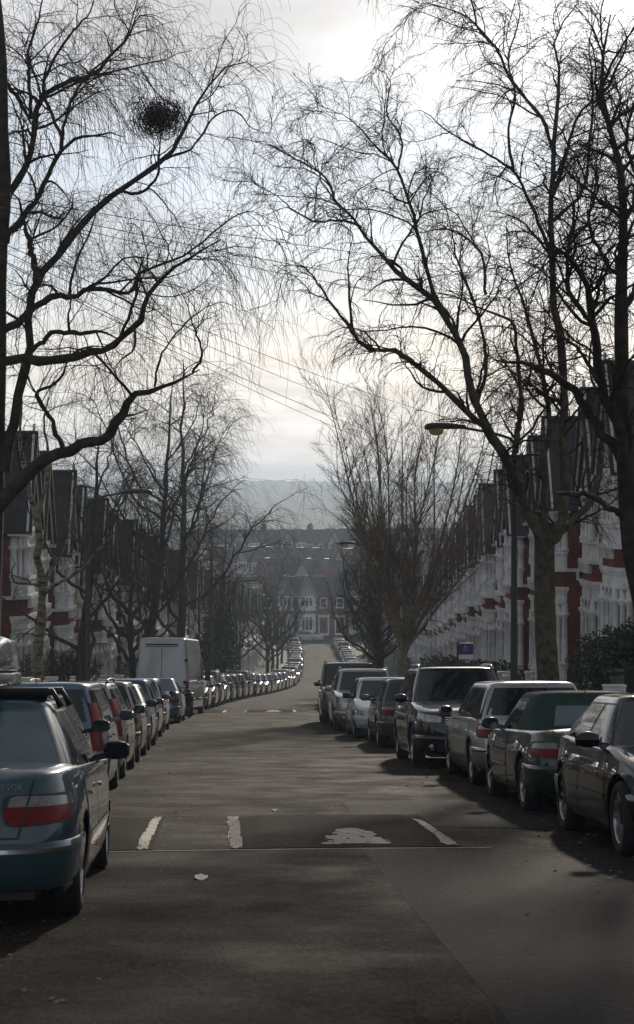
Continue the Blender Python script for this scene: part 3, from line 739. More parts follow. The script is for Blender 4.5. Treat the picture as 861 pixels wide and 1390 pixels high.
    if ty in ('sedan', 'sports', 'cabrio'):
        for sx in (1, -1): sl.grid([[S.end(-1, sx * (S.W * (.70 - .10 * (1 - q)) + d), .58 + q * .36, .0125) for d in (-.006, .006)] for q in np.linspace(0, 1, 9)], flip=(sx > 0))
        sl.grid([[S.end(-1, x, z, .0035) for z in (.575, .588)] for x in np.linspace(-S.W * .6, S.W * .6, 16)])
    else:
        for sx in (1, -1): sl.grid([[S.end(-1, sx * (S.W * .80 + d), .58 + q * .32, .0035) for d in (-.006, .006)] for q in np.linspace(0, 1, 9)])
        sl.grid([[S.end(-1, x, z, .0035) for z in (.575, .588)] for x in np.linspace(-S.W * .8, S.W * .8, 16)])
    add('boot_lid_seam', sl, 'trim')
    gr = MB(); gw_ = S.W * .46
    gr.grid(spatch(lambda x, z: S.end(1, x, z, .008), (-gw_, -gw_ * 1.1), (gw_, gw_ * 1.1), zt - .17, zt - .03, 10, 3), flip=True)
    gc = MB()
    for k_ in range(4): gc.grid([[S.end(1, x, zt - .155 + k_ * .036 + d, .016) for d in (0, .009)] for x in np.linspace(-gw_, gw_, 10)])
    add('grille', gr, 'trim', [('grille_bars', gc, 'chrome')])
    zp = .62 if ty not in ('sedan', 'cabrio') else .66
    pl = MB(); yy_ = S.end(-1, 0, zp, .016)[1]; pl.box(-.26, .26, yy_ - .006, yy_, zp - .055, zp + .055); add('number_plate', pl, 'plate_y')
    pl = MB(); yy_ = S.end(1, 0, .42, .055)[1]; pl.box(-.26, .26, yy_, yy_ + .006, .375, .485); add('number_plate', pl, 'plate_w')
    # mirrors
    for sx in (1, -1):
        m_ = MB(); yb = S.gf[0] - .42; zb_ = S.zb + .09; xb = S.gw[0] + .02
        R_ = []
        for q in np.linspace(0, 1, 9):
            xx = xb + .02 + q * .20; r_ = math.sin(PI * min(1, max(.06, .12 + q * .80))) ** .45
            R_.append([(sx * xx, yb + .075 * r_ * math.cos(g) + .02 + .03 * (1 - q), zb_ + .075 * r_ * math.sin(g) + .01) for g in np.linspace(0, 2 * PI, 15)])
        m_.grid(R_, flip=(sx < 0)); m_.bar((sx * (xb - .06), yb + .03, zb_ - .05), (sx * (xb + .10), yb + .03, zb_ - .02), .07, .05)
        gl = MB(); gl.prism([(sx * (xb + .045), yb - .056), (sx * (xb + .205), yb - .05), (sx * (xb + .205), yb - .056), (sx * (xb + .045), yb - .062)], zb_ - .052, zb_ + .07)
        add('wing_mirror', m_, 'trim' if ty in ('sedan', 'hatch') else 'PAINT', [('mirror_glass', gl, 'glass_car')])
    if ty in ('suv', 'offroad', 'estate'):
        for sx in (1, -1):
            r_ = MB(); pts = []
            for q in np.linspace(0, 1, 9):
                yy_ = S.gf[1] - .05 + q * (S.gr[1] + .18 - S.gf[1]); zz = S.H - .012 + .05 * math.sin(PI * min(1, q * 1.0)) ** .35 if 0 < q < 1 else S.H - .03
                pts.append((sx * (S.gw[1] - .045), yy_, zz))
            r_.tube(pts, .017, 8); add('roof_rail', r_, 'chrome' if ty == 'suv' else 'trim')
    ae = MB(); ae.tube([(0, S.gr[1] + .12, S.H - .01), (0, S.gr[1] - .02, S.H + .17)], [.007, .003], 6); add('aerial', ae, 'trim')
    wp = MB(); 
    for u_ in (-.45, .1): 
        a_ = S.gend(1, u_, .10, .02); b_ = S.gend(1, u_ + .5, .22, .02); wp.bar(a_, b_, .014)
    add('wiper', wp, 'trim')
    return S, out_

def get_type(ty):
    if ty in CACHE: return CACHE[ty]
    S, parts = car_parts(ty) if ty != 'van' else van_parts()
    full = []
    def mm(name, mb, mk): return mb.mesh(name, M[mk] if mk != 'PAINT' else PAINT['grey'])
    for name, mb, mk, subs in parts: full.append((name, mm(name, mb, mk), mk, [(n2, mm(n2, b2, k2), k2) for n2, b2, k2 in subs]))
    # one-mesh copy for cars too small in the photo to show their parts
    mats = ['PAINT']; big = MB()
    for name, mb, mk, subs in parts:
        if name in ('aerial', 'wiper', 'boot_lid_seam'): continue
        for n2, b2, k2 in [(name, mb, mk)] + subs:
            if n2 in ('door_seam', 'door_handle', 'rubbing_strip', 'door', 'brake_disc'): continue
            if k2 not in mats: mats.append(k2)
            big.add(b2.v, b2.f, mats.index(k2), True)
    for sx in (1, -1):
        for yw in (S.yf, S.yr):
            for q, k2 in (((S.rw, .1), 'tyre'), ((S.rw * .66, .11), 'rim')):
                if k2 not in mats: mats.append(k2)
                x0 = sx * (S.W - .135)
                big.lathe([(q[0], -q[1]), (q[0], q[1]), (.001, q[1] * .9), ], 18, 'x', (x0, yw, S.rw), mats.index(k2))
                big.lathe([(q[0], -q[1]), (.001, -q[1])], 18, 'x', (x0, yw, S.rw), mats.index(k2))
    far = big.mesh('far_' + ty, [M[k] if k != 'PAINT' else PAINT['grey'] for k in mats])
    CACHE[ty] = (S, full, far); return CACHE[ty]

def put(parent, name, me, mk, pm, loc=None):
    o = bpy.data.objects.new(name, me); link(o, parent)
    if mk == 'PAINT': o.material_slots[0].link = 'OBJECT'; o.material_slots[0].material = pm
    if loc is not None: o.location = loc
    return o

NICE = dict(sedan='saloon', sports='coupe', hatch='hatchback', mpv='people_carrier', estate='estate_car', suv='suv', offroad='off_roader', cabrio='convertible', van='van')
def car(ty, pname, x, y, label, facing=1, lod=0, group=None, twist=0.0, rim=0, name='parked_car', cat='car'):
    """car centred at world (x, y); facing=1: nose away from the camera (downhill)"""
    S, full, far = get_type(ty); pm = PAINT[pname]
    f = tangent(y).copy(); f = Matrix.Rotation(twist, 3, 'Z') @ f
    z = zg(y) - .0016 * (x - xc(y)) ** 2
    if facing < 0: f = -f
    r = f.cross(Vector((0, 0, 1))).normalized(); u = r.cross(f)
    Mx = Matrix(((r.x, f.x, u.x), (r.y, f.y, u.y), (r.z, f.z, u.z)))
    if lod == 2:
        root = bpy.data.objects.new(name, far); link(root); root.material_slots[0].link = 'OBJECT'; root.material_slots[0].material = pm
        root.location = (x, y, z); root.rotation_euler = Mx.to_euler()
    else:
        root = empty(name, (x, y, z), Mx.to_euler())
        skip = ('aerial', 'wiper', 'boot_lid_seam') if lod == 1 else ()
        for nm, me, mk, subs in full:
            if nm in skip: continue
            o = put(root, nm, me, mk, pm)
            for n2, m2, k2 in subs:
                if lod == 1 and n2 in ('door_seam', 'fog_lamp', 'rubbing_strip'): continue
                put(o, n2, m2, k2, pm)
        tyre, rimm, disc = wheel_parts(S.rw, rim)
        for sx in (1, -1):
            for yw in (S.yf, S.yr):
                o = put(root, 'wheel', tyre, '', pm, (sx * (S.W - .135), yw, S.rw))
                if sx < 0: o.rotation_euler = (0, 0, PI)
                put(o, 'rim', rimm, '', pm)
                if lod == 0: put(o, 'brake_disc', disc, '', pm)
    tag(root, label, cat, group)
    return root

def van_parts():
    T = dict(L=5.9, W=.99, H=2.88, rw=.345, yf=1.95, yr=-1.75, top=[(2.95, .85), (2.75, 1.0), (2.2, 1.2), (1.9, 1.25), (-2.95, 1.25)], zb=1.22, gf=(2.15, 1.25), gr=(-2.90, -2.80), gw=(.985, .86), nf=6, nr=22)
    S = Shape(T); S.ng = 22.0; S.cr = .07
    S.prof = lambda z: (float(np.interp(z, [.2, .5, 1.25], [.985, 1, .985])), float(np.interp(z, [.2, .6, 1.25], [.97, 1, .99])))
    o = []
    b = MB(); th = np.linspace(0, PI, 400); n = np.where(th < PI / 2, S.nf, S.nr)
    X = S.W * np.abs(np.sin(th)) ** (2 / n); Y = S.A * np.sign(np.cos(th)) * np.abs(np.cos(th)) ** (2 / n)
    ar = np.concatenate([[0], np.cumsum(np.hypot(np.diff(X), np.diff(Y)))]); pos = list(np.linspace(0, ar[-1], 120)); tt = np.interp(pos, ar, th)
    for sx in (1, -1):
        G = []
        for t in tt:
            nn = S.nf if t < PI / 2 else S.nr; col = []
            def hp(z):
                a, w = S.prof(z); return (sx * S.W * w * abs(math.sin(t)) ** (2 / nn), S.A * a * math.copysign(abs(math.cos(t)) ** (2 / nn), math.cos(t)), z)
            yb = hp(.5)[1]; z0, z1 = S.zlow(yb) + .12 * (S.zlow(yb) < .3), S.topf(yb)
            for r in np.linspace(0, 1, 9): col.append(hp(z0 + (z1 - z0) * r))
            x1, y1, _ = col[-1]
            for mI in (.1, .4, 1.0): col.append((x1 * (1 - mI), y1 * .99, z1 + .04 * mI))
            G.append(col)
        b.grid(G, 0, True, flip=(sx > 0))
    R_ = []
    for t, ins, dz in [(0, 0, 0), (.2, 0, 0), (.5, 0, 0), (.8, 0, 0), (.94, 0, 0), (1, 0, 0), (1, .03, .03), (1, .1, .05), (1, .4, .065), (1, .999, .07)]:
        c, A, w, z = S.gpar(t); pts = []
        for g in np.linspace(0, 2 * PI, 121): pts.append((w * (1 - ins) * math.copysign(abs(math.sin(g)) ** (2 / S.ng), math.sin(g)), c + A * (1 - ins * .3) * math.copysign(abs(math.cos(g)) ** (2 / S.ng), math.cos(g)), z + dz))
        R_.append(pts)
    b.grid(R_, 0, True); o.append(('body', b, 'PAINT', []))
    ub = MB(); ub.box(-.72, .72, -2.8, 2.7, .28, .7); o.append(('underbody', ub, 'trim', []))
    def back(x, z, eps):
        if z < 1.22: a, w = S.prof(z); q = min(1, abs(x) / (S.W * w)); return (x, -(S.A * a * (1 - q ** S.nr) ** (1 / S.nr)) - eps, z)
        t = (z - 1.2) / (2.65 - 1.2); c, A, w, zz = S.gpar(t); q = min(1, abs(x) / w); return (x, c - A * (1 - q ** S.ng) ** (1 / S.ng) - eps, z)
    for sx in (1, -1):
        d = MB()
        rows = list(np.linspace(.60, 2.50, 16)); 
        xa, xb = .012, .80
        d.grid([[back(sx * (xa + (xb - .05 * max(0, z - 1.2) - xa) * q), z, .018) for q in np.linspace(0, 1, 8)] for z in rows], flip=(sx < 0))
        rec = MB()
        for (za, zb_) in ((1.42, 2.36), (.78, 1.30)):
            rec.grid([[back(sx * (.10 + (.60 - .04 * max(0, z - 1.2)) * q), z, .030) for q in np.linspace(0, 1, 6)] for z in np.linspace(za, zb_, 8)], flip=(sx < 0))
        for (za, zb_) in ((1.42, 2.36), (.78, 1.30)):
            pz = lambda q, z: Vector(back(sx * (.10 + (.60 - .04 * max(0, z - 1.2)) * q), z, .024))
            rec.tube([pz(0, za), pz(1, za), pz(1, zb_), pz(0, zb_), pz(0, za)], .014, 6, 0)
        hg = MB()
        for z in (2.05,): p = back(sx * .84, z, .03); hg.box(min(p[0], p[0] + sx * .12), max(p[0], p[0] + sx * .12), p[1] - .03, p[1] + .06, z - .05, z + .05)
        o.append(('rear_door', d, 'PAINT', [('door_panel', rec, 'PAINT'), ('door_hinge', hg, 'trim')]))
        tl = MB(); tl.box(sx * .885, sx * 1.0, -2.985, -2.80, .72, 1.28); o.append(('tail_light', tl, 'red_lens', []))
        c0 = MB()
        g0 = spatch(lambda u, t: S.gside(sx, u, t, .008), (1.0, 1.0), (1.75, 1.30), .12, .58, 6, 4); c0.grid(g0, flip=(sx < 0)); o.append(('side_window', c0, 'glass_car', []))
        sr = MB()
        for z in (.62, 1.45): 
            if z < 1.2: sr.bar((sx * 1.0, -1.3, z), (sx * 1.0, 1.4, z), .02, .07)
            else: sr.bar((sx * .985, -2.7, z), (sx * .985, .8, z), .012, .02)
        o.append(('side_rail', sr, 'trim', []))
        mr = MB(); mr.box(sx * 1.04, sx * 1.24, 1.62, 1.74, 1.30, 1.68); mr.bar((sx * .95, 1.7, 1.35), (sx * 1.1, 1.68, 1.38), .05)
        o.append(('wing_mirror', mr, 'trim', []))
        h = MB(); h.grid(spatch(lambda p_, z: S.peri(1, sx, p_, z, .006), .5, 1.2, .72, .95, 10, 3), flip=(sx > 0)); o.append(('headlight', h, 'head_lens', []))
    sm_ = MB(); sm_.grid([[back(x, z, .012) for x in (-.012, .012)] for z in np.linspace(.6, 2.52, 12)]); sm_.grid([[back(x, z, .012) for x in np.linspace(-.86, .86, 8)] for z in (2.52, 2.545)]); o.append(('door_seam', sm_, 'trim', []))
    tb = MB(); tb.grid([[back(x, z, .03) for x in np.linspace(-.60, .60, 8)] for z in (2.58, 2.64)]); o.append(('high_brake_light', tb, 'trim', []))
    bp = MB(); bp.box(-.99, .99, -3.05, -2.82, .40, .60); o.append(('rear_bumper', bp, 'trim', []))
    fb = MB(); fb.box(-.95, .95, 2.6, 3.0, .30, .62); o.append(('front_bumper', fb, 'trim', []))
    w_ = MB(); w_.grid(spatch(lambda u, t: S.gend(1, u, t, .008), -.93, .93, .08, .62, 8, 4)); o.append(('windscreen', w_, 'glass_car', []))
    pl = MB(); pl.box(-.26, .26, -2.995, -2.985, .68, .79); o.append(('number_plate', pl, 'plate_y', []))
    return S, o

# ---- the cars one can tell apart, near to far, left side (x of the side nearest the road's middle, near end y)
def cl(ty, paintn, xr, y0, label, facing=1, lod=0, **k):      # left kerb: xr = right flank, y0 = near end
    T = TYPES.get(ty, dict(L=5.9, W=.99)); return car(ty, paintn, xr - T['W'], y0 + T['L'] / 2, label, facing, lod, 'cars parked along the left kerb', **k)
def crr(ty, paintn, xl, y0, label, facing=1, lod=0, **k):
    T = TYPES.get(ty, dict(L=5.9, W=.99)); return car(ty, paintn, xl + T['W'], y0 + T['L'] / 2, label, facing, lod, 'cars parked along the right kerb', **k)
merc = cl('sedan', 'teal', -.90, 11.35, 'teal blue saloon with a grey roof box, nearest car on the left', rim=0)
cl('hatch', 'navy', -1.42, 17.6, 'dark navy hatchback parked directly ahead of the teal saloon with the roof box')
cl('mpv', 'steel_blue', -1.40, 22.2, 'pale steel blue people carrier with tall orange red tail lights, behind the navy hatchback')
cl('estate', 'champagne', -1.42, 27.2, 'champagne estate car with tall curved red tail lights on its rear pillars')
cl('hatch', 'rose', -1.42, 32.4, 'dusty rose hatchback between the champagne estate and the silver one')
cl('sports', 'silver', -1.42, 37.2, 'small silver coupe parked just behind the royal blue estate car')
cl('wagon', 'blue', -1.45, 42.4, 'royal blue estate car with roof aerial, third car before the white van')
cl('hatch', 'silver', -1.45, 48.6, 'silver hatchback mostly hidden ahead of the royal blue estate car')
cl('sedan', 'steel_blue', -1.20, 57.4, 'steel blue saloon with dark windows parked right behind the scooter and white van', lod=0)
van = cl('van', 'van_grey', -.86, 66.6, 'tall pale grey panel van with plain double rear doors', name='panel_van', cat='van', twist=-.085)
# mercedes extras: roof bars and box, lettering on the boot lid
Sm = CACHE['sedan'][0]
for yb in (.05, -.72):
    m_ = MB(); m_.tube([(-.66, yb, 1.36), (-.60, yb, 1.47), (.60, yb, 1.47), (.66, yb, 1.36)], [.022, .028, .028, .024], 8); o = m_.build('roof_bar', M['trim'], merc)
sb = MB(); sb.grid([[(x * s_, y_, z_) for s_ in np.linspace(-1, 1, 13)] for x, y_, z_ in ((.56, -.55, 1.425), (.58, -.85, 1.50), (.58, -.90, 1.49), (.55, -.62, 1.40))]); sb.build('wind_deflector', M['trim'], merc)
tx = bpy.data.curves.new('lettering', 'FONT'); tx.body = 'KOMPRESSOR'; tx.size = .052; tx.space_character = 1.15; tx.extrude = .002; tx.align_x = 'RIGHT'
to = bpy.data.objects.new('lettering', tx); link(to); bpy.context.view_layer.update()
me = bpy.data.meshes.new_from_object(to.evaluated_get(bpy.context.evaluated_depsgraph_get())); bpy.data.objects.remove(to)
me.materials.clear(); me.materials.append(M['chrome'])
lt = bpy.data.objects.new('boot_lettering', me); link(lt, merc); yb = Sm.end(-1, .45, .88, .006)[1]; lt.location = (.56, yb, .875); lt.rotation_euler = (PI / 2, 0, 0)
# roof box (rests on the bars: a thing of its own)
bxr = empty('roof_box', merc.location, merc.rotation_euler); tag(bxr, 'grey plastic roof box strapped on top of the teal saloon', 'roof box')
def rb_ring(y_, w, z0, z1, n=6):
    return [(w * math.copysign(abs(math.cos(g)) ** (2 / n), math.cos(g)) - .15, y_, (z0 + z1) / 2 + (z1 - z0) / 2 * math.copysign(abs(math.sin(g)) ** (2 / n), math.sin(g))) for g in np.linspace(0, 2 * PI, 33)]
paint('box_grey', (.20, .205, .21), .0, .45)
lo = MB(); lo.grid([rb_ring(y_, w, 1.50, 1.62) for y_, w in ((-1.15, .02), (-1.14, .34), (-1.05, .39), (.5, .40), (.85, .3), (.95, .02))]); lo.build('box_base', PAINT['box_grey'], bxr)
hi = MB(); hi.grid([rb_ring(y_, w, 1.60, z) for y_, w, z in ((-1.17, .02, 1.70), (-1.15, .36, 1.72), (-1.02, .41, 1.82), (-.6, .42, 1.88), (0, .42, 1.87), (.6, .38, 1.78), (.95, .25, 1.68), (1.0, .02, 1.64))]); hi.build('box_lid', PAINT['box_grey'], bxr)

# right side, near to far
crr('sports', 'black', 3.40, 14.9, 'glossy black coupe facing the camera, nearest car on the right', -1, rim=1)
crr('cabrio', 'green', 3.42, 20.0, 'black green convertible with a dark green canvas roof', 1, rim=0)
crr('wagon', 'silver', 3.50, 24.9, 'silver estate car seen from behind between the convertible and the black SUV', 1)
crr('suv', 'black', 3.18, 29.9, 'big black SUV facing the camera with bright sky on its bonnet', -1, rim=1)
crr('hatch', 'charcoal', 3.30, 38.2, 'charcoal hatchback facing downhill between the white hatchback and the black SUV', 1)
crr('hatch', 'white', 3.15, 43.2, 'small white hatchback facing the camera behind the charcoal hatchback', -1)
crr('suv', 'silver', 3.02, 48.6, 'silver SUV with roof rails facing the camera on the right kerb', -1)
crr('offroad', 'charcoal', 3.05, 54.6, 'tall dark off-roader just beyond the silver SUV with roof rails', -1)

ordn = ['first', 'second', 'third', 'fourth', 'fifth', 'sixth', 'seventh', 'eighth', 'ninth', 'tenth', 'eleventh', 'twelfth', 'thirteenth', 'fourteenth', 'fifteenth', 'sixteenth', 'seventeenth', 'eighteenth', 'nineteenth', 'twentieth']
def ordw(i):
    if i < 20: return ordn[i]
    t = ['twenty', 'thirty', 'forty'][(i + 1) // 10 - 2]; r = (i + 1) % 10
    return {'twenty': 'twentieth', 'thirty': 'thirtieth', 'forty': 'fortieth'}[t] if r == 0 else t + '-' + ordn[r - 1]
seqL = [('hatch', 'champagne', -1), ('hatch', 'silver', -1), ('suv', 'grey', -1), ('estate', 'silver', -1), ('hatch', 'navy', 1), ('hatch', 'charcoal', 1), ('mpv', 'silver', 1), ('suv', 'charcoal', -1), ('mpv', 'black', -1), ('hatch', 'silver', -1), ('sedan', 'champagne', -1), ('hatch', 'grey', 1), ('estate', 'red', 1), ('sedan', 'silver', -1), ('hatch', 'navy', -1), ('mpv', 'steel_blue', -1), ('suv', 'silver', -1), ('hatch', 'white', -1)]
CN = dict(rose='dusty rose', steel_blue='steel blue', van_grey='pale grey'); TN = dict(wagon='estate car', hatch='hatchback', sedan='saloon', suv='SUV', mpv='people carrier', estate='estate car', sports='coupe', offroad='off-roader', cabrio='convertible')
y = 77.0; i = 0
while y < 276:
    ty, pc, fc = seqL[i % len(seqL)]
    T = TYPES[ty]; ym = y + T['L'] / 2
    car(ty, pc, xc(ym) - 2.42 - T['W'] + RND.uniform(-.08, .08), ym, f'{CN.get(pc, pc)} {TN[ty]}, {ordw(i)} car past the pale grey van on the left kerb', fc, 1 if ym < 112 else 2, 'cars parked along the left kerb')
    y += T['L'] + RND.uniform(.6, 1.3) + (0 if y < 190 else .8); i += 1
y = 62.0; i = 0
seqR = [('hatch', 'grey', -1), ('estate', 'navy', -1), ('sedan', 'silver', -1), ('hatch', 'red', 1), ('suv', 'charcoal', -1), ('hatch', 'silver', -1), ('mpv', 'white', -1), ('sedan', 'black', 1), ('hatch', 'silver', -1), ('estate', 'grey', -1)]
while y < 278:
    ty, pc, fc = seqR[i % len(seqR)]
    T = TYPES[ty]; ym = y + T['L'] / 2
    car(ty, pc, xc(ym) + 2.42 + T['W'] + RND.uniform(-.08, .08), ym, f'{CN.get(pc, pc)} {TN[ty]}, {ordw(i)} car past the tall dark off-roader on the right kerb', fc, 2, 'cars parked along the right kerb')
    y += T['L'] + RND.uniform(.7, 1.4) + (0 if y < 190 else .8); i += 1
# white car crossing at the foot of the hill
S, full, far = get_type('suv'); o = bpy.data.objects.new('white_car', far); link(o); o.material_slots[0].link = 'OBJECT'; o.material_slots[0].material = PAINT['white']
p = P(420, 866, 290); o.location = (p.x, 290, zg(291) + .01); o.rotation_euler = (0, 0, math.radians(-118)); tag(o, 'white estate turning across the junction at the foot of the hill', 'car')

# ---- scooter standing between the steel blue saloon and the van
sc_ = empty('motor_scooter', (-1.35, 64.6, zg(64.6)), (0, 0, 0)); sc_.rotation_euler = (-math.atan(.1), 0, math.radians(25)); tag(sc_, 'dark motor scooter with a red tail light parked behind the pale grey van', 'scooter')
for yw in (.62, -.60):
    t = MB(); t.lathe([(.17, -.05), (.25, -.05), (.28, 0), (.25, .05), (.17, .05)], 20, 'x', (0, yw, .28)); w_ = t.build('wheel', M['tyre'], sc_)
    r_ = MB(); r_.lathe([(.02, .03), (.165, .03), (.175, 0), (.165, -.03), (.02, -.03)], 16, 'x', (0, yw, .28)); r_.build('rim', M['rim'], w_)
m_ = MB(); m_.grid([[(w * math.cos(g), y_, z + h * math.sin(g)) for g in np.linspace(0, 2 * PI, 13)] for y_, w, h, z in ((-.85, .02, .03, .72), (-.75, .12, .16, .66), (-.4, .17, .2, .55), (-.1, .15, .12, .38), (.25, .17, .08, .30), (.42, .2, .2, .55), (.5, .16, .3, .72), (.55, .02, .2, .8))]); m_.build('body', PAINT['black'], sc_)
m_ = MB(); m_.grid([[(w * math.cos(g), y_, z + h * math.sin(g)) for g in np.linspace(0, 2 * PI, 13)] for y_, w, h, z in ((-.88, .02, .02, .84), (-.8, .13, .05, .83), (-.4, .15, .06, .80), (-.12, .1, .05, .78), (-.08, .01, .01, .77))]); m_.build('seat', M['trim'], sc_)
m_ = MB(); m_.tube([(-.33, .36, 1.06), (-.12, .46, 1.04), (.12, .46, 1.04), (.33, .36, 1.06)], .018, 8); m_.tube([(0, .46, 1.04), (0, .62, .3)], .03, 8); m_.build('handlebar', M['trim'], sc_)
m_ = MB(); m_.lathe([(.001, -.02), (.07, -.01), (.06, .03), (.001, .04)], 12, 'y', (0, -.86, .70)); m_.build('tail_light', M['red_lens'], sc_)
for sx in (1, -1):
    m_ = MB(); m_.tube([(sx * .25, .40, 1.05), (sx * .30, .38, 1.2)], .008, 6); m_.lathe([(.001, -.012), (.06, -.01), (.06, .01), (.001, .012)], 12, 'y', (sx * .31, .38, 1.23)); m_.build('mirror', M['trim'], sc_)
# ------------------------------------------------------------------ terrace houses
def house_meshes(stone, near=True, seed=0):
    """local: x along the street 0..6, y towards the street (0 = main front wall), z up from the ground floor. -> list (name, mesh, subs)"""
    rd = random.Random(seed); out_ = []
    B0, B1 = .42, 3.22; PJ = 1.34; FR = 1.72; Y0 = 1.24; cx_ = (B0 + B1) / 2
    bayp = lambda e=0.0, dep=0.0: [(B0 - e, 0), (B0 - e, PJ), (B0 + .46 - e * .4, FR + e), (B1 - .46 + e * .4, FR + e), (B1 + e, PJ), (B1 + e, 0)]
    def bayface(e, y0):   # the part of the bay forward of y0
        return [(B0 - e, y0), (B0 - e, PJ), (B0 + .46 - e * .4, FR + e), (B1 - .46 + e * .4, FR + e), (B1 + e, PJ), (B1 + e, y0)]
    # walls
    w = MB(); w.box(0, 6, -8, 0, -2.5, 6.25); w.prism([(B0 + .03, 0), (B0 + .03, Y0 + .05), (B1 - .03, Y0 + .05), (B1 - .03, 0)], -2.5, 6.35)
    w.prism(bayface(-.01, Y0 + .05), 3.42, 4.12)                         # brick band between the two windows
    for k in range(9): w.box(B0 + .5 + k * .215, B0 + .6 + k * .215, FR - .02, FR + .06, 3.95, 4.10)
    for k in range(4): w.box(B0 - .06, B0, .02 + k * .2, .12 + k * .2, 3.95, 4.10); w.box(B1, B1 + .06, .02 + k * .2, .12 + k * .2, 3.95, 4.10)
    out_.append(('wall', w, 'brick', []))
    # two storeys of stone bay
    def bay(z0, zs, zh, z1, sill):
        s = MB(); p = MB(); sa = MB()
        s.prism(bayface(.0, Y0), z0, zs); s.prism(bayface(.07, Y0 - .03), zs - .09, zs + .02)
        s.prism(bayface(.0, Y0), zh, z1); s.prism(bayface(.09, Y0 - .05), z1 - .10, z1 + .03); s.prism(bayface(.05, Y0 - .03), z1 - .19, z1 - .10)
        if sill:
            s.prism(bayface(.13, Y0 - .95), z0 - .12, z0); 
            for k in range(8):
                xx = B0 + .52 + k * .245; s.prism([(xx, FR), (xx + .09, FR), (xx + .09, FR + .13), (xx, FR + .13)], z0 - .42, z0 - .12)
            for q in (B0, B1):
                e = -1 if q == B0 else 1
                for k in range(3): s.box(q, q + e * .12, .18 + k * .32, .28 + k * .32, z0 - .42, z0 - .12)
        # columns at the corners and mullions, capitals below the arches
        s.prism([(B0, Y0), (B0, PJ - .03), (B0 + .16, PJ - .03), (B0 + .16, Y0)], zs, zh); s.prism([(B1, Y0), (B1, PJ - .03), (B1 - .16, PJ - .03), (B1 - .16, Y0)], zs, zh)
        cols = [(B0 + .055, Y0 + .06), (B0 + .055, PJ - .02), (B0 + .46, FR - .06), (B1 - .46, FR - .06), (B1 - .055, PJ - .02), (B1 - .055, Y0 + .06)]
        cols += [(B0 + .46 + (B1 - B0 - .92) * f, FR - .06) for f in (1 / 3., 2 / 3.)] + [(B0 + .26, (PJ + FR) / 2 - .04), (B1 - .26, (PJ + FR) / 2 - .04)]
        zc_ = zh - .42
        for i_, (x, y) in enumerate(cols):
            r = .115 if i_ < 6 else (.08 if i_ < 8 else .10)
            s.lathe([(r, zs), (r * 1.35, zs + .02), (r * 1.35, zs + .10), (r, zs + .14), (r * .92, zc_ - .1), (r * 1.5, zc_), (r * 1.6, zc_ + .07), (r, zc_ + .09), (r, zh)], 8, 'z', (x, y, 0))
                # transom band with arched heads
        s.prism([(B0 + .02, Y0), (B0 + .02, PJ), (B0 + .47, FR - .03), (B1 - .47, FR - .03), (B1 - .02, PJ), (B1 - .02, Y0)], zc_ - .02, zc_ + .08)
        ins = [(B0 + .10, Y0), (B0 + .10, PJ - .03), (B0 + .50, FR - .14), (B1 - .50, FR - .14), (B1 - .10, PJ - .03), (B1 - .10, Y0)]
        p.prism(ins, zs, zh)
        i2 = [(B0 + .085, Y0), (B0 + .085, PJ - .02), (B0 + .49, FR - .115), (B1 - .49, FR - .115), (B1 - .085, PJ - .02), (B1 - .085, Y0)]
        sa.prism(i2, zs + .0, zs + .07); sa.prism(i2, (zs + zc_) / 2 - .03, (zs + zc_) / 2 + .03)
        # scalloped arch spandrels: a half round opening above each light
        span = [((B0 + .46, FR - .05), (B1 - .46, FR - .05), 3), ((B0 + .02, PJ), (B0 + .46, FR - .03), 2), ((B1 - .46, FR - .03), (B1 - .02, PJ), 2)]
        for (a, b, n) in span:
            a = Vector((*a, 0)); b = Vector((*b, 0)); d = (b - a) / n; nr = Vector((d.y, -d.x, 0)).normalized()
            if nr.y < 0: nr = -nr
            nr *= .03
            for k in range(n):
                o0 = a + d * k; L_ = d.length; R = L_ / 2 - .05; zc2 = zh - R - .03
                prev = None
                for j in range(9):
                    g = PI * j / 8; x = .5 - math.cos(g) * (R / L_); z = zc2 + R * math.sin(g)
                    cur = (o0 + d * x, z)
                    if prev:
                        s.slab([prev[0] + nr + Vector((0, 0, prev[1])), cur[0] + nr + Vector((0, 0, cur[1])), cur[0] + nr + Vector((0, 0, zh + .01)), prev[0] + nr + Vector((0, 0, zh + .01))], .05)
                    prev = cur
        return s, p, sa
    for (z0, zs, zh, z1, sill, nm) in ((-2.4, .62, 2.86, 3.42, False, 'lower_bay_window'), (4.12, 4.72, 6.12, 6.36, True, 'upper_bay_window')):
        s, p, sa = bay(z0, zs, zh, z1, sill)
        cu = MB()
        out_.append((nm, s, stone, [('pane', p, 'glass_house'), ('sash', sa, 'wood_white')]))
    # gable over the bay
    ap = 9.45; ga = MB(); gy = FR - .05
    tri = [(B0 - .12, gy, 6.38), (B1 + .12, gy, 6.38), (cx_, gy, ap - .12)]
    ga.slab([tri[1], tri[0], tri[2]], .28, 0)
    out_.append(('gable', ga, 'render' if seed % 2 else 'brick', []))
    bb = MB()
    for sx in (-1, 1):
        a = Vector((cx_ + sx * 1.72, gy + .16, 6.22)); b = Vector((cx_, gy + .16, ap + .02)); bb.bar(a, b, .07, .24)
    bb.bar((cx_, gy + .16, ap - .2), (cx_, gy + .16, ap + .42), .09); bb.bar((cx_ - .1, gy + .16, ap + .25), (cx_ + .1, gy + .16, ap + .25), .07)
    bb.box(cx_ - 1.75, cx_ - 1.45, FR - .55, FR + .22, 6.12, 6.24); bb.box(cx_ + 1.45, cx_ + 1.75, FR - .55, FR + .22, 6.12, 6.24)
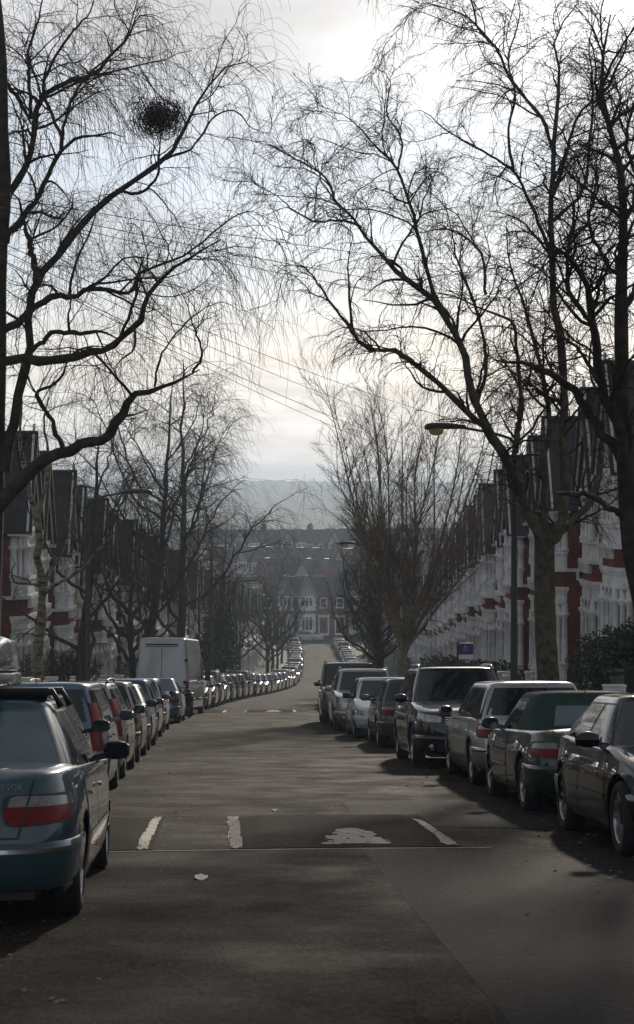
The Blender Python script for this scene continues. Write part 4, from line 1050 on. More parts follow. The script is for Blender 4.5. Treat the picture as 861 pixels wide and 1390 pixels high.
    for k, hh in enumerate((.7, 1.15, .7)): bb.box(cx_ - .55 + k * .5, cx_ - .45 + k * .5 , gy, gy + .07, 6.45, 6.6 + hh)
    out_.append(('bargeboard', bb, 'wood_white', []))
    # roofs
    r = MB(); th_ = .14
    for sx in (-1, 1):
        pts = [(cx_, gy + .30, ap + .06), (cx_ + sx * 1.78, gy + .30, 6.20), (cx_ + sx * 1.78, -4.0, 6.20), (cx_, -4.0, ap + .06)]
        if sx > 0: pts = pts[::-1]
        r.slab(pts[::-1] if sx < 0 else pts[::-1], -th_)
    r.slab([(0, .35, 6.22), (6, .35, 6.22), (6, -4, 9.25), (0, -4, 9.25)], th_); r.slab([(0, -4, 9.25), (6, -4, 9.25), (6, -8.3, 6.1), (0, -8.3, 6.1)], th_)
    rt = MB(); rt.tube([(cx_, gy + .3, ap + .10), (cx_, -3.9, ap + .10)], .10, 8); rt.tube([(0, -4, 9.30), (6, -4, 9.30)], .10, 8)
    sk = MB(); sk.slab([(4.2, -1.5, 7.70), (5.2, -1.5, 7.70), (5.2, -2.5, 8.42), (4.2, -2.5, 8.42)], .1)
    ch = MB(); ch.box(5.55, 6.0 , -4.9, -3.2, 7.5, 10.3); ch.box(5.48, 6.07, -4.97, -3.13, 10.05, 10.2)
    po = MB()
    for k in range(4): po.lathe([(.13, 10.3), (.11, 10.75), (.14, 10.8), (.10, 10.82), (.10, 10.4)], 10, 'z', (5.78, -4.65 + k * .4, 0))
    out_.append(('roof', r, 'tile', [('ridge_tiles', rt, 'tile'), ('skylight', sk, 'glass_house')] ))
    out_.append(('chimney', ch, 'brick', [('chimney_pots', po, 'pot')]))
    # party wall upstand, fascia, string course
    pw = MB(); pw.slab([(5.86, .30, 6.2), (5.86, .30, 6.55), (5.86, -4, 9.60), (5.86, -8.2, 6.5), (5.86, -8.2, 6.1)], .26); out_.append(('parapet', pw, 'brick2', []))
    st = MB(); st.box(3.25, 6, 0, .07, 3.42, 3.52); st.box(3.25, 6, 0, .10, 6.08, 6.22); st.box(3.25, 6, 0, .05, 4.1, 4.18); out_.append(('string_course', st, stone, []))
    # porch and door, window over
    po = MB(); po.box(3.75, 3.98, 0, .28, -.6, 2.7); po.box(5.32, 5.55, 0, .28, -.6, 2.7); po.box(3.65, 5.65, 0, .34, 2.7, 3.05); po.box(3.6, 5.7, 0, .40, 3.05, 3.15)
    po.box(3.98, 5.32, .0, 1.1, -2.4, -.1); po.box(3.98, 5.32, 0, .8, -.1, .05)
    dr = MB(); dr.box(4.2, 5.1, .01, .07, .05, 2.05); dr.box(4.3, 4.6, .07, .09, .2, .9); dr.box(4.7, 5.0, .07, .09, .2, .9)
    fl = MB(); fl.box(4.3, 5.0, .07, .085, 1.1, 1.95); fl.box(4.0, 5.3, .01, .04, 2.15, 2.6)
    out_.append(('porch', po, stone, [])); out_.append(('front_door', dr, 'door', [('door_glass', fl, 'glass_house')]))
    fw = MB(); fw.box(4.05, 4.2, 0, .12, 4.3, 6.0); fw.box(5.1, 5.25, 0, .12, 4.3, 6.0); fw.box(4.05, 5.25, 0, .12, 5.8, 6.02); fw.box(3.98, 5.32, 0, .18, 4.2, 4.32); fw.box(4.2, 5.1, .01, .06, 5.03, 5.09); fw.box(4.2, 5.1, .01, .06, 4.32, 4.38)
    pn = MB(); pn.box(4.2, 5.1, -.01, .025, 4.32, 5.8); out_.append(('small_window', fw, stone, [('pane', pn, 'glass_house')]))
    dp = MB(); dp.tube([(3.52, .07, 6.15), (3.52, .07, -2.0)], .05, 8); out_.append(('drainpipe', dp, 'pipe', []))
    return out_

def mirror(parts):
    res = []
    def mv(mb):
        q = MB(); q.v = [(6 - x, y, z) for x, y, z in mb.v]; q.f = [f[::-1] for f in mb.f]; q.m = mb.m; q.sm = mb.sm; return q
    for n_, mb, k, subs in parts: res.append((n_, mv(mb), k, [(a, mv(b), c) for a, b, c in subs]))
    return res
HM = {}
def house_kind(stone, flip, seed):
    k = (stone, flip, seed)
    if k not in HM:
        ps = house_meshes(stone, True, seed)
        if flip: ps = mirror(ps)
        HM[k] = [(n_, mb.mesh(n_, M[mk]), [(a, b.mesh(a, M[c])) for a, b, c in subs]) for n_, mb, mk, subs in ps]
    return HM[k]
FARSKIP = ('drainpipe', 'string_course')
def house(loc, rz, stone, flip, seed, label, group, far=False, skip=()):
    root = empty('terraced_house', loc, (0, 0, rz)); tag(root, label, 'house', group)
    for n_, me, subs in house_kind(stone, flip, seed):
        if (far and n_ in FARSKIP) or n_ in skip: continue
        o = bpy.data.objects.new(n_, me); link(o, root)
        for a, m2 in subs:
            if (far and a == 'sash') or (far and a == 'skylight' and RND.random() < .7): continue
            link(bpy.data.objects.new(a, m2), o)
    return root

STN = {'stone': 'white', 'cream': 'cream', 'grey_stone': 'greyish'}
def terrace(side, y0, y1, off, up, group, sname, first):
    """side -1 left, +1 right; off = distance of the main wall from the middle of the road"""
    i = 0; y = y0
    while y < y1:
        ym = y + 3; t = tangent(ym); yaw = math.atan2(t.x, t.y)
        st = 'cream' if (side < 0 and i == 3) else RND.choice(['stone', 'stone', 'stone', 'grey_stone'])
        z = zg(ym) + up
        flip = (i % 2 == 1)
        lab = f'brick house with {STN[st]} stone bays, {ordw(i)} from the near end of the {sname} terrace'
        if side > 0:
            loc = (xc(y) + off, y, z); rz = PI / 2 - yaw
        else:
            loc = (xc(y + 6) - off, y + 6, z); rz = -PI / 2 - yaw
        house(loc, rz, st, flip, (i * 7 + (side > 0)) % 2, lab, group, far=(ym > 150)); i += 1; y += 6.02
terrace(1, 44.6, 274, 12.1, 1.15, 'houses of the right hand terrace', 'right', 0)
terrace(-1, 58.62, 274, 9.6, .05, 'houses of the left hand terrace', 'left', 0)

# houses across the foot of the hill, facing the camera, and more terraces on the ground beyond
p = P(402, 860, 305)
for i in range(11):
    x = p.x - 12.04 + 6.02 * i + 6.02
    house((x, 306.5, zg(300) + .15), PI, 'stone', i % 2 == 0, 1, f'gabled brick house facing up the hill, {ordw(i)} from the west end of the cross street', 'houses facing up the hill', far=True)
for i in range(7):
    x = p.x - 24 - 6.02 * i
    house((x, 318, zg(300) + 1.0), PI, 'grey_stone', i % 2 == 0, 0, f'dim brick house behind the junction trees, {ordw(i)} west of the gabled row', 'houses behind the junction', far=True)
k = 0
for (yr_, xa, n, up, ang) in ((352, 12, 12, 2.5, .35), (398, 2, 13, 4.0, .6), (440, 0, 16, 7.0, -.3)):
    for i in range(n):
        x = xa + 6.02 * i * math.cos(ang); yy_ = yr_ - 6.02 * i * math.sin(ang)
        house((x, yy_, zg(yr_) + up), PI - ang, 'grey_stone', i % 2 == 0, i % 2, f'distant terraced house, {ordw(i)} along the {["near", "middle", "farthest"][k]} row beyond the junction', 'roofs beyond the junction', far=True, skip=('bargeboard',))
    k += 1

# ------------------------------------------------------------------ front gardens
def gwall(side, y, ln, off, h, ma, label, up):
    t = tangent(y + ln / 2); yaw = math.atan2(t.x, t.y)
    root = empty('garden_wall', (xc(y) + side * off, y, zg(y + ln / 2) + up), (0, 0, -yaw)); tag(root, label, 'garden wall', 'garden walls along the %s pavement' % ('right' if side > 0 else 'left'))
    a = MB(); a.box(-.11, .11, .05, ln - 1.15, -1.2, h); a.box(-.11, .11, ln - .2, ln - .0, -1.2, h); a.build('wall', ma, root)
    b = MB(); b.box(-.15, .15, .03, ln - 1.13, h, h + .07); b.build('coping', M['concrete'], root)
    c = MB()
    for q in (ln - 1.25, ln - .12): c.box(-.17, .17, q - .17, q + .12, -1.2, h + .25); c.box(-.2, .2, q - .2, q + .15, h + .25, h + .33)
    c.build('gate_pier', M['grey_stone'], root)
i = 0; y = 44.6
while y < 140:
    gwall(1, y, 6.0, 7.45, .85, M['concrete'] if i in (1, 2) else M['brick2'], f'low {"rendered" if i in (1, 2) else "brick"} garden wall of the {ordw(i)} house in the right terrace', .1); y += 6.02; i += 1
i = 0; y = 40.6
while y < 140:
    gwall(-1, y, 6.0, 6.70, .75, M['brick2'], f'low brick garden wall, {ordw(i)} along the left pavement', .1); y += 6.02; i += 1
# ------------------------------------------------------------------ trees
def tubes(P_, R_, sides):
    """P_ (M,K,3) polylines, R_ (M,K) radii -> verts, quads"""
    P_ = np.asarray(P_, np.float64); M_, K, _ = P_.shape
    T = np.empty_like(P_); T[:, 1:-1] = P_[:, 2:] - P_[:, :-2]; T[:, 0] = P_[:, 1] - P_[:, 0]; T[:, -1] = P_[:, -1] - P_[:, -2]
    T /= np.linalg.norm(T, axis=2, keepdims=True) + 1e-9
    tm = P_[:, -1] - P_[:, 0]; tm /= np.linalg.norm(tm, axis=1, keepdims=True) + 1e-9
    ref = np.where(np.abs(tm[:, 2:3]) < .75, np.array([[0, 0, 1.]]), np.array([[1., 0, 0]]))
    n0 = np.cross(tm, ref); n0 /= np.linalg.norm(n0, axis=1, keepdims=True) + 1e-9
    A = n0[:, None, :] - T * np.sum(T * n0[:, None, :], axis=2, keepdims=True); A /= np.linalg.norm(A, axis=2, keepdims=True) + 1e-9
    B = np.cross(T, A)
    g = np.arange(sides) * 2 * PI / sides
    V = P_[:, :, None, :] + (A[:, :, None, :] * np.cos(g)[None, None, :, None] + B[:, :, None, :] * np.sin(g)[None, None, :, None]) * R_[:, :, None, None]
    idx = np.arange(M_ * K * sides).reshape(M_, K, sides); nx = np.roll(idx, -1, axis=2)
    Q = np.stack([idx[:, :-1], nx[:, :-1], nx[:, 1:], idx[:, 1:]], axis=-1).reshape(-1, 4)
    return V.reshape(-1, 3), Q

def resample(pts, rad, K):
    """smooth a traced limb and give it K evenly spaced points"""
    p = np.array([list(a) for a in pts], float); n = len(p)
    ext = np.vstack([2 * p[0] - p[1], p, 2 * p[-1] - p[-2]]); out_ = []
    for i in range(n - 1):
        a, b, c, d = ext[i:i + 4]
        for t in np.linspace(0, 1, 12, endpoint=False):
            out_.append(.5 * ((2 * b) + (-a + c) * t + (2 * a - 5 * b + 4 * c - d) * t ** 2 + (-a + 3 * b - 3 * c + d) * t ** 3))
    out_.append(p[-1]); o = np.array(out_); s = np.concatenate([[0], np.cumsum(np.linalg.norm(np.diff(o, axis=0), axis=1))])
    q = np.linspace(0, s[-1], K); res = np.stack([np.interp(q, s, o[:, k]) for k in range(3)], 1)
    rr_ = np.interp(q / s[-1], [0, 1], rad) if len(rad) == 2 else np.interp(q / s[-1], np.linspace(0, 1, len(rad)), rad)
    return res, rr_

def grow(rs, P_, R_, rate, t0, ln, ang, grav, wob, K, rmax, rtip, ratio=.6, up=0.0, tfall=.4, side=None, maxn=None, lmin=.3, gexp=1.0):
    """children along every parent polyline; returns (P, R)"""
    M_, K0, _ = P_.shape
    seg = np.linalg.norm(np.diff(P_, axis=1), axis=2); Ls = seg.sum(1)
    n = rs.poisson(np.maximum(Ls * (1 - t0) * rate, .0)); n = np.minimum(n, 400)
    pi_ = np.repeat(np.arange(M_), n); N_ = len(pi_)
    if maxn and N_ > maxn: sel = rs.choice(N_, maxn, replace=False); pi_ = pi_[sel]; N_ = maxn
    t = t0 + (1 - t0) * rs.rand(N_); f = t * (K0 - 1); i = np.minimum(f.astype(int), K0 - 2); fr = (f - i)[:, None]
    a = P_[pi_, i]; b = P_[pi_, i + 1]; pos = a * (1 - fr) + b * fr; T = b - a; T /= np.linalg.norm(T, axis=1, keepdims=True) + 1e-9
    rp = R_[pi_, i] * (1 - fr[:, 0]) + R_[pi_, i + 1] * fr[:, 0]
    v = rs.randn(N_, 3); v -= T * np.sum(v * T, 1, keepdims=True); v /= np.linalg.norm(v, axis=1, keepdims=True) + 1e-9
    an = np.radians(ang * (0.65 + .7 * rs.rand(N_)))[:, None]
    d = T * np.cos(an) + v * np.sin(an); d[:, 2] += up; d /= np.linalg.norm(d, axis=1, keepdims=True)
    L_ = ln * (lmin + (1.25 - lmin) * rs.rand(N_)) * (1 - tfall * t)
    r0 = np.minimum(rp * ratio, rmax); r0 = np.maximum(r0, rtip)
    out_ = np.empty((N_, K, 3)); out_[:, 0] = pos; st = (L_ / (K - 1))[:, None]
    for k in range(1, K):
        q = (k / (K - 1)) ** gexp
        d = d + rs.randn(N_, 3) * wob; d[:, 2] -= grav * q * np.minimum(1.0, L_ / ln + .2)
        d /= np.linalg.norm(d, axis=1, keepdims=True) + 1e-9
        out_[:, k] = out_[:, k - 1] + d * st
    q = np.linspace(0, 1, K)[None, :]; R2 = r0[:, None] * (1 - q) + rtip * q
    return out_, R2

def tree_object(name, loc, levels, trunk_n, bark, twig, label, group=None, cat='tree'):
    """levels: list of (P, R, sides); the first trunk_n make the trunk, the rest the crown; coordinates are world"""
    root = empty(name, loc); tag(root, label, cat, group)
    off = np.array(loc)
    for nm, ls, ma in (('trunk', levels[:trunk_n], bark), ('crown', levels[trunk_n:], twig)):
        Vs, Qs, b = [], [], 0
        for P_, R_, sides in ls:
            if len(P_) == 0: continue
            V, Q = tubes(P_, R_, sides); Vs.append(V - off); Qs.append(Q + b); b += len(V)
        if not Vs: continue
        me = np_mesh(name + '_' + nm, np.vstack(Vs), np.vstack(Qs), [ma])
        link(bpy.data.objects.new(nm, me), root)
    return root

def limbs_from_px(specs, y0, seed, K=22, spread=1.0):
    """specs: (pixel points, base radius, tip radius, depth at tip relative to y0[, depth at base])"""
    rs = np.random.RandomState(seed); PP, RR = [], []
    for sp in specs:
        pts, r0, r1, dy = sp[:4]; db = sp[4] if len(sp) > 4 else 0.0
        n = len(pts); ph = rs.rand() * 6
        P3 = []
        for k, (px, py) in enumerate(pts):
            t = k / max(1, n - 1); P3.append(P(px, py, y0 + db + (dy - db) * t + .18 * math.sin(ph + 5 * t) * min(1, 3 * t)))
        p, r = resample(P3, (r0, r0 * .66 + r1 * .34, r0 * .36 + r1 * .64, r1 if r1 > .05 else min(r1, .02) * .5), K)
        # knobbly: small lateral noise
        wv = rs.randn(K, 3) * .018; wv[0] = 0; p = p + wv * np.where(r[:, None] > .11, .35, np.clip(r[:, None] / .05, .5, 1.3))
        r = r * (1 + np.where(r > .10, .025, .09) * rs.randn(K).clip(-1.2, 2))
        PP.append(p); RR.append(r)
    return np.array(PP), np.array(RR)

def weeping(rs, P_, R_, dens=1.0,  l1=2.0, l2=1.0, l3=.9, g3=.55, thick=1.0, up1=.12, a=1.0, b=1.0, c=1.0):
    """three orders of branching off traced limbs, the last hanging"""
    P1, R1 = grow(rs, P_, R_, 1.6 * dens * a, .12, l1, 52, .05, .20, 9, .030, .006, up=up1, tfall=.25)
    P2, R2 = grow(rs, np.concatenate([P1]), R1, 3.2 * dens * b, .12, l2, 48, .12, .20, 7, .012, .0040, tfall=.2)
    P2b, R2b = grow(rs, P_, R_, 2.6 * dens * b, .3, l2, 60, .10, .20, 7, .012, .0040)
    P2 = np.concatenate([P2, P2b]); R2 = np.concatenate([R2, R2b])
    P3, R3 = grow(rs, P2, R2, 6.0 * dens * c, .15, l3, 40, g3, .11, 6, .0042 * thick, .0024 * thick, tfall=.1, lmin=.25)
    P3b, R3b = grow(rs, P1, R1, 4.5 * dens * c, .2, l3, 45, g3, .11, 6, .0042 * thick, .0024 * thick, lmin=.25)
    print('twigs', len(P1), len(P2), len(P3), len(P3b))
    return [(P1, R1, 5), (P2, R2, 3), (P3, R3, 3), (P3b, R3b, 3)]

# --- the big birch at the left edge
LB = 32.5
specs = [
 ([(-22, 1000), (-16, 860), (-10, 740), (-6, 600), (-3, 470), (0, 350), (6, 240), (2, 120), (-6, 0), (-10, -80)], 0.230, .06, 0),
 ([(-12, 700), (10, 672), (55, 628), (85, 612), (115, 602), (140, 598), (152, 580), (165, 560), (178, 538), (200, 533), (235, 520), (271, 501)], 0.145, .028, -1.5),
 ([(86, 610), (76, 585), (66, 562), (50, 536), (60, 527), (76, 520), (90, 498), (98, 470)], 0.047, .015, -.5, -.5),
 ([(0, 492), (30, 488), (60, 490), (92, 488), (130, 478), (163, 461), (190, 435), (198, 404), (225, 373), (265, 346), (301, 324)], 0.093, .016, -1.2),
 ([(40, 480), (56, 464), (75, 452), (110, 451), (140, 450), (162, 461)], 0.047, .035, -.5),
 ([(2, 450), (25, 435), (65, 406), (105, 400), (137, 391), (175, 399), (186, 376), (196, 345)], 0.076, .02, .8),
 ([(6, 640), (14, 590), (28, 530), (42, 480), (39, 440), (46, 400), (50, 380), (75, 348), (106, 309), (128, 287), (176, 251), (225, 216), (238, 194), (256, 163), (274, 128), (309, 88), (335, 84), (362, 104)], 0.102, .010, 1.0),
 ([(50, 382), (44, 350), (38, 320), (28, 290)], 0.068, .04, .6),
 ([(0, 331), (26, 304), (57, 260), (79, 212), (101, 190), (146, 181), (168, 185)], 0.068, .012, -1.6),
 ([(4, 300), (12, 274), (40, 212), (49, 168), (57, 137), (93, 110), (128, 101), (146, 79), (176, 49), (183, 26), (203, 20), (222, 34)], 0.072, .010, 1.8),
 ([(-6, 85), (0, 97), (26, 137), (44, 172)], 0.034, .04, 1.0),
 ([(42, 160), (40, 110), (40, 66), (53, 22), (60, -25)], 0.038, .015, 2.4, .9),
 ([(84, 204), (88, 163), (106, 119), (141, 84), (185, 82)], 0.034, .010, -1.8, -.8),
 ([(168, 260), (190, 262), (212, 242), (216, 212), (219, 180)], 0.030, .016, .7, .6),
 ([(163, 461), (185, 400), (190, 372), (247, 348), (287, 318), (326, 289), (353, 291), (365, 312)], 0.030, .006, -2.2, -.6),
 ([(225, 216), (262, 200), (290, 160), (318, 150), (345, 175), (372, 182)], 0.025, .006, 1.6, .8),
 ([(86, 190), (60, 120), (86, 60), (120, 20), (130, -20)], 0.034, .012, -2.0, -.5),
 ([(210, 525), (220, 480), (262, 430), (300, 410), (330, 425)], 0.021, .006, -2.2, -1.2),
 ([(262, 505), (275, 480), (262, 440), (250, 400)], 0.025, .008, -1.8, -1.4),
]
Pm, Rm = limbs_from_px(specs, LB, 11)
rs = np.random.RandomState(21)
lv = weeping(rs, Pm[1:], Rm[1:], 1.0, 2.1, 1.05, 1.55, .95, b=1.15, c=1.35)
tree_object('birch_tree', (Pm[0][0][0], LB, zg(LB)), [(Pm, Rm, 9)] + lv, 1, M['bark'], M['twig'], 'large weeping birch holding a nest, dark trunk at the left picture edge', 'street trees on the left pavement')
# nest
nst = P(215, 160, LB + .5); rs = np.random.RandomState(4); n = 850
c = rs.randn(n, 3); c /= np.linalg.norm(c, axis=1, keepdims=True); c *= (rs.rand(n, 1) ** .9) * np.array([[.52, .46, .36]]) * (1 + .28 * np.sin(4 * c[:, :1] + 1) * np.cos(5 * c[:, 2:3]))
d = rs.randn(n, 3); d -= c * np.sum(d * c, 1, keepdims=True) / (np.sum(c * c, 1, keepdims=True) + 1e-6) * .7; d /= np.linalg.norm(d, axis=1, keepdims=True)
Ln = .14 + .5 * rs.rand(n, 1) ** 2
Pn = np.stack([c - d * Ln * .5, c * 1.08, c + d * Ln * .5 + rs.randn(n, 3) * .03], 1); Rn = np.tile(np.array([[.004, .007, .003]]), (n, 1))
V, Q = tubes(Pn, Rn, 3); core = MB(); core.lathe([(.001, -.14), (.08, -.11), (.13, -.05), (.14, .03), (.10, .08), (.001, .04)], 14)
V = np.vstack([V, np.array(core.v)]); Q = np.vstack([Q, np.array(core.f) + len(Pn) * 9])
no = link(bpy.data.objects.new('bird_nest', np_mesh('bird_nest', V, Q, [M['twig']]))); no.location = nst; tag(no, 'round dark twig nest in the crown of the large left birch', 'bird nest')

# --- slim pale birch on the left pavement
specs = [
 ([(49, 990), (50, 923), (54, 870), (57, 811), (56, 780), (54, 751), (50, 706), (40, 660), (31, 630), (27, 590), (30, 540)], .115, .04, 0),
 ([(59, 806), (72, 795), (86, 788), (112, 772), (133, 748), (150, 728), (172, 715)], .045, .010, -1.0),
 ([(55, 796), (38, 792), (20, 790), (16, 775), (20, 765), (12, 745)], .03, .008, -.6),
 ([(60, 800), (66, 775), (80, 760), (92, 730), (98, 700), (104, 660)], .035, .008, .8),
 ([(50, 706), (62, 660), (66, 620), (60, 570), (70, 520)], .045, .010, .6),
 ([(58, 815), (76, 760), (100, 752), (110, 735), (118, 715)], .03, .008, .4),
]
Pb, Rb = limbs_from_px(specs, 37.0, 12); rs = np.random.RandomState(22)
lv = weeping(rs, Pb[1:], Rb[1:], .45, 1.0, .7, .6, .30)
tree_object('birch_tree', (Pb[0][0][0], 37, zg(37)), [(Pb, Rb, 10)] + lv, 1, M['birch'], M['twig'], 'slim birch with pale peeling bark in front of the cream house on the left', 'street trees on the left pavement')

# --- right: the big forked tree
RB = 34.0
specs = [
 ([(746, 1040), (744, 920), (741, 860), (739, 800), (739, 745), (742, 715)], 0.215, .19, 0),
 ([(739, 748), (726, 712), (711, 680), (700, 650), (687, 620), (672, 596), (659, 576), (648, 548), (637, 503), (626, 470), (603, 430), (587, 403), (559, 386), (525, 352), (503, 330), (490, 308), (458, 276), (439, 251), (430, 215)], 0.112, .012, -2.4),
 ([(612, 445), (590, 400), (578, 358), (559, 283), (540, 232), (508, 195), (471, 157), (430, 150)], 0.044, .008, -1.0, -1.5),
 ([(690, 625), (662, 588), (626, 552), (600, 525), (581, 509), (559, 492), (531, 475), (503, 475), (480, 453), (475, 414), (472, 358), (480, 320)], 0.068, .012, -3.0, -.3),
 ([(482, 455), (452, 414), (432, 385), (414, 363), (395, 355)], 0.030, .006, -3.4, -2.8),
 ([(742, 735), (765, 700), (766, 643), (765, 525), (762, 470), (752, 414), (749, 350), (750, 270), (753, 188), (760, 94), (753, 50), (785, 5)], 0.104, .020, 1.5),
 ([(748, 345), (722, 280), (697, 232), (672, 215), (647, 201), (596, 170), (578, 151), (560, 150)], 0.040, .008, -.8, 1.0),
 ([(752, 264), (770, 205), (785, 157), (823, 126), (865, 92)], 0.040, .015, 2.6, 1.2),
 ([(750, 200), (735, 160), (697, 113), (672, 63), (634, 25), (584, 6), (560, 16)], 0.040, .008, 0, 1.3),
 ([(701, 600), (709, 542), (704, 498), (698, 442), (682, 430), (642, 414), (603, 397), (575, 402)], 0.048, .010, -2.0, -.2),
 ([(690, 640), (700, 615), (704, 580), (712, 540)], 0.056, .05, .0, -.2),
 ([(741, 742), (770, 716), (800, 682), (815, 640), (818, 600)], 0.080, .05, 2.0),
 ([(740, 750), (741, 700), (738, 640), (745, 560), (735, 500), (722, 450), (705, 395), (690, 350), (688, 300)], 0.072, .012, 1.0),
 ([(660, 400), (655, 350), (630, 320), (600, 310), (570, 318)], 0.030, .006, -2.0, -1.6),
 ([(648, 548), (660, 500), (655, 450), (640, 400), (620, 350), (610, 300), (600, 260)], 0.036, .008, -.6, -.8),
 ([(750, 300), (790, 260), (800, 200), (805, 130), (800, 60), (815, 0)], 0.036, .010, .6, 1.0),
 ([(697, 232), (690, 180), (700, 130), (690, 80), (705, 30), (700, -20)], 0.030, .008, -1.6, -.2),
 ([(490, 308), (470, 300), (430, 300), (400, 285), (370, 262), (345, 250)], 0.025, .006, -3.4, -2.3),
 ([(540, 232), (545, 190), (525, 150), (530, 110), (510, 90)], 0.022, .006, -.2, -1.0),
 ([(458, 276), (440, 240), (400, 215), (365, 195), (335, 190)], 0.022, .006, -3.0, -2.4),
 ([(672, 63), (650, 40), (640, 0), (625, -30)], 0.022, .006, .4, 0),
]
Pm, Rm = limbs_from_px(specs, RB, 13); rs = np.random.RandomState(23)
lv = weeping(rs, Pm[1:], Rm[1:], 1.45, 1.8, .85, .42, .50, up1=.22, a=1.3, b=1.35, c=1.8)
tree_object('street_tree', (Pm[0][0][0], RB, zg(RB)), [(Pm, Rm, 10)] + lv, 1, M['mossy'], M['twig'], 'big forked bare tree by the lamp post, reaching over the road from the right', 'street trees on the right pavement')

# --- right edge: the second big tree, with a pruned limb
specs = [
 ([(915, 1120), (900, 980), (885, 880), (868, 800), (856, 740), (852, 680), (848, 620), (846, 560), (844, 480), (844, 400), (846, 330), (848, 251), (832, 200), (820, 145), (815, 90), (830, 20)], .20, .02, 0),
 ([(852, 650), (835, 610), (800, 560), (793, 542), (770, 522), (749, 509), (722, 496), (704, 492), (688, 490), (671, 489)], .075, .045, -1.6),
 ([(852, 690), (846, 640), (843, 581), (816, 525), (805, 442), (793, 375), (762, 341), (740, 330)], .10, .02, -2.0),
 ([(852, 700), (830, 690), (800, 672), (771, 671), (750, 668)], .05, .03, -1.0),
 ([(846, 420), (866, 380), (880, 320), (885, 250), (870, 180)], .06, .015, 1.5),
 ([(845, 380), (820, 350), (800, 300), (812, 250), (800, 215)], .04, .010, -1.4),
 ([(805, 442), (775, 400), (770, 350), (780, 290), (770, 240)], .04, .008, -2.4, -1.6),
 ([(848, 300), (866, 250), (850, 190), (866, 120), (860, 60)], .04, .008, .8),
 ([(816, 525), (790, 480), (760, 455), (735, 440)], .03, .008, -2.6, -1.2),
]
Pm, Rm = limbs_from_px(specs, 26.5, 14); rs = np.random.RandomState(24)
sel = [2, 4, 5, 6, 7, 8, 0]
Pw = Pm[sel].copy(); Rw = Rm[sel]
base_cut = Pw[-1][8:]; q, r = resample(base_cut, (Rw[-1][8], Rw[-1][-1]), Pw.shape[1]); Pw[-1] = q
lv = weeping(rs, Pw, Rw, 1.4, 1.7, .8, .45, .5, up1=.2, a=1.3, b=1.3, c=1.6)
tree_object('street_tree', (Pm[0][0][0], 26.5, zg(26.5)), [(Pm, Rm, 10)] + lv, 1, M['bark'], M['twig'], 'dark bare tree at the right picture edge with one pruned limb stretching left', 'street trees on the right pavement')

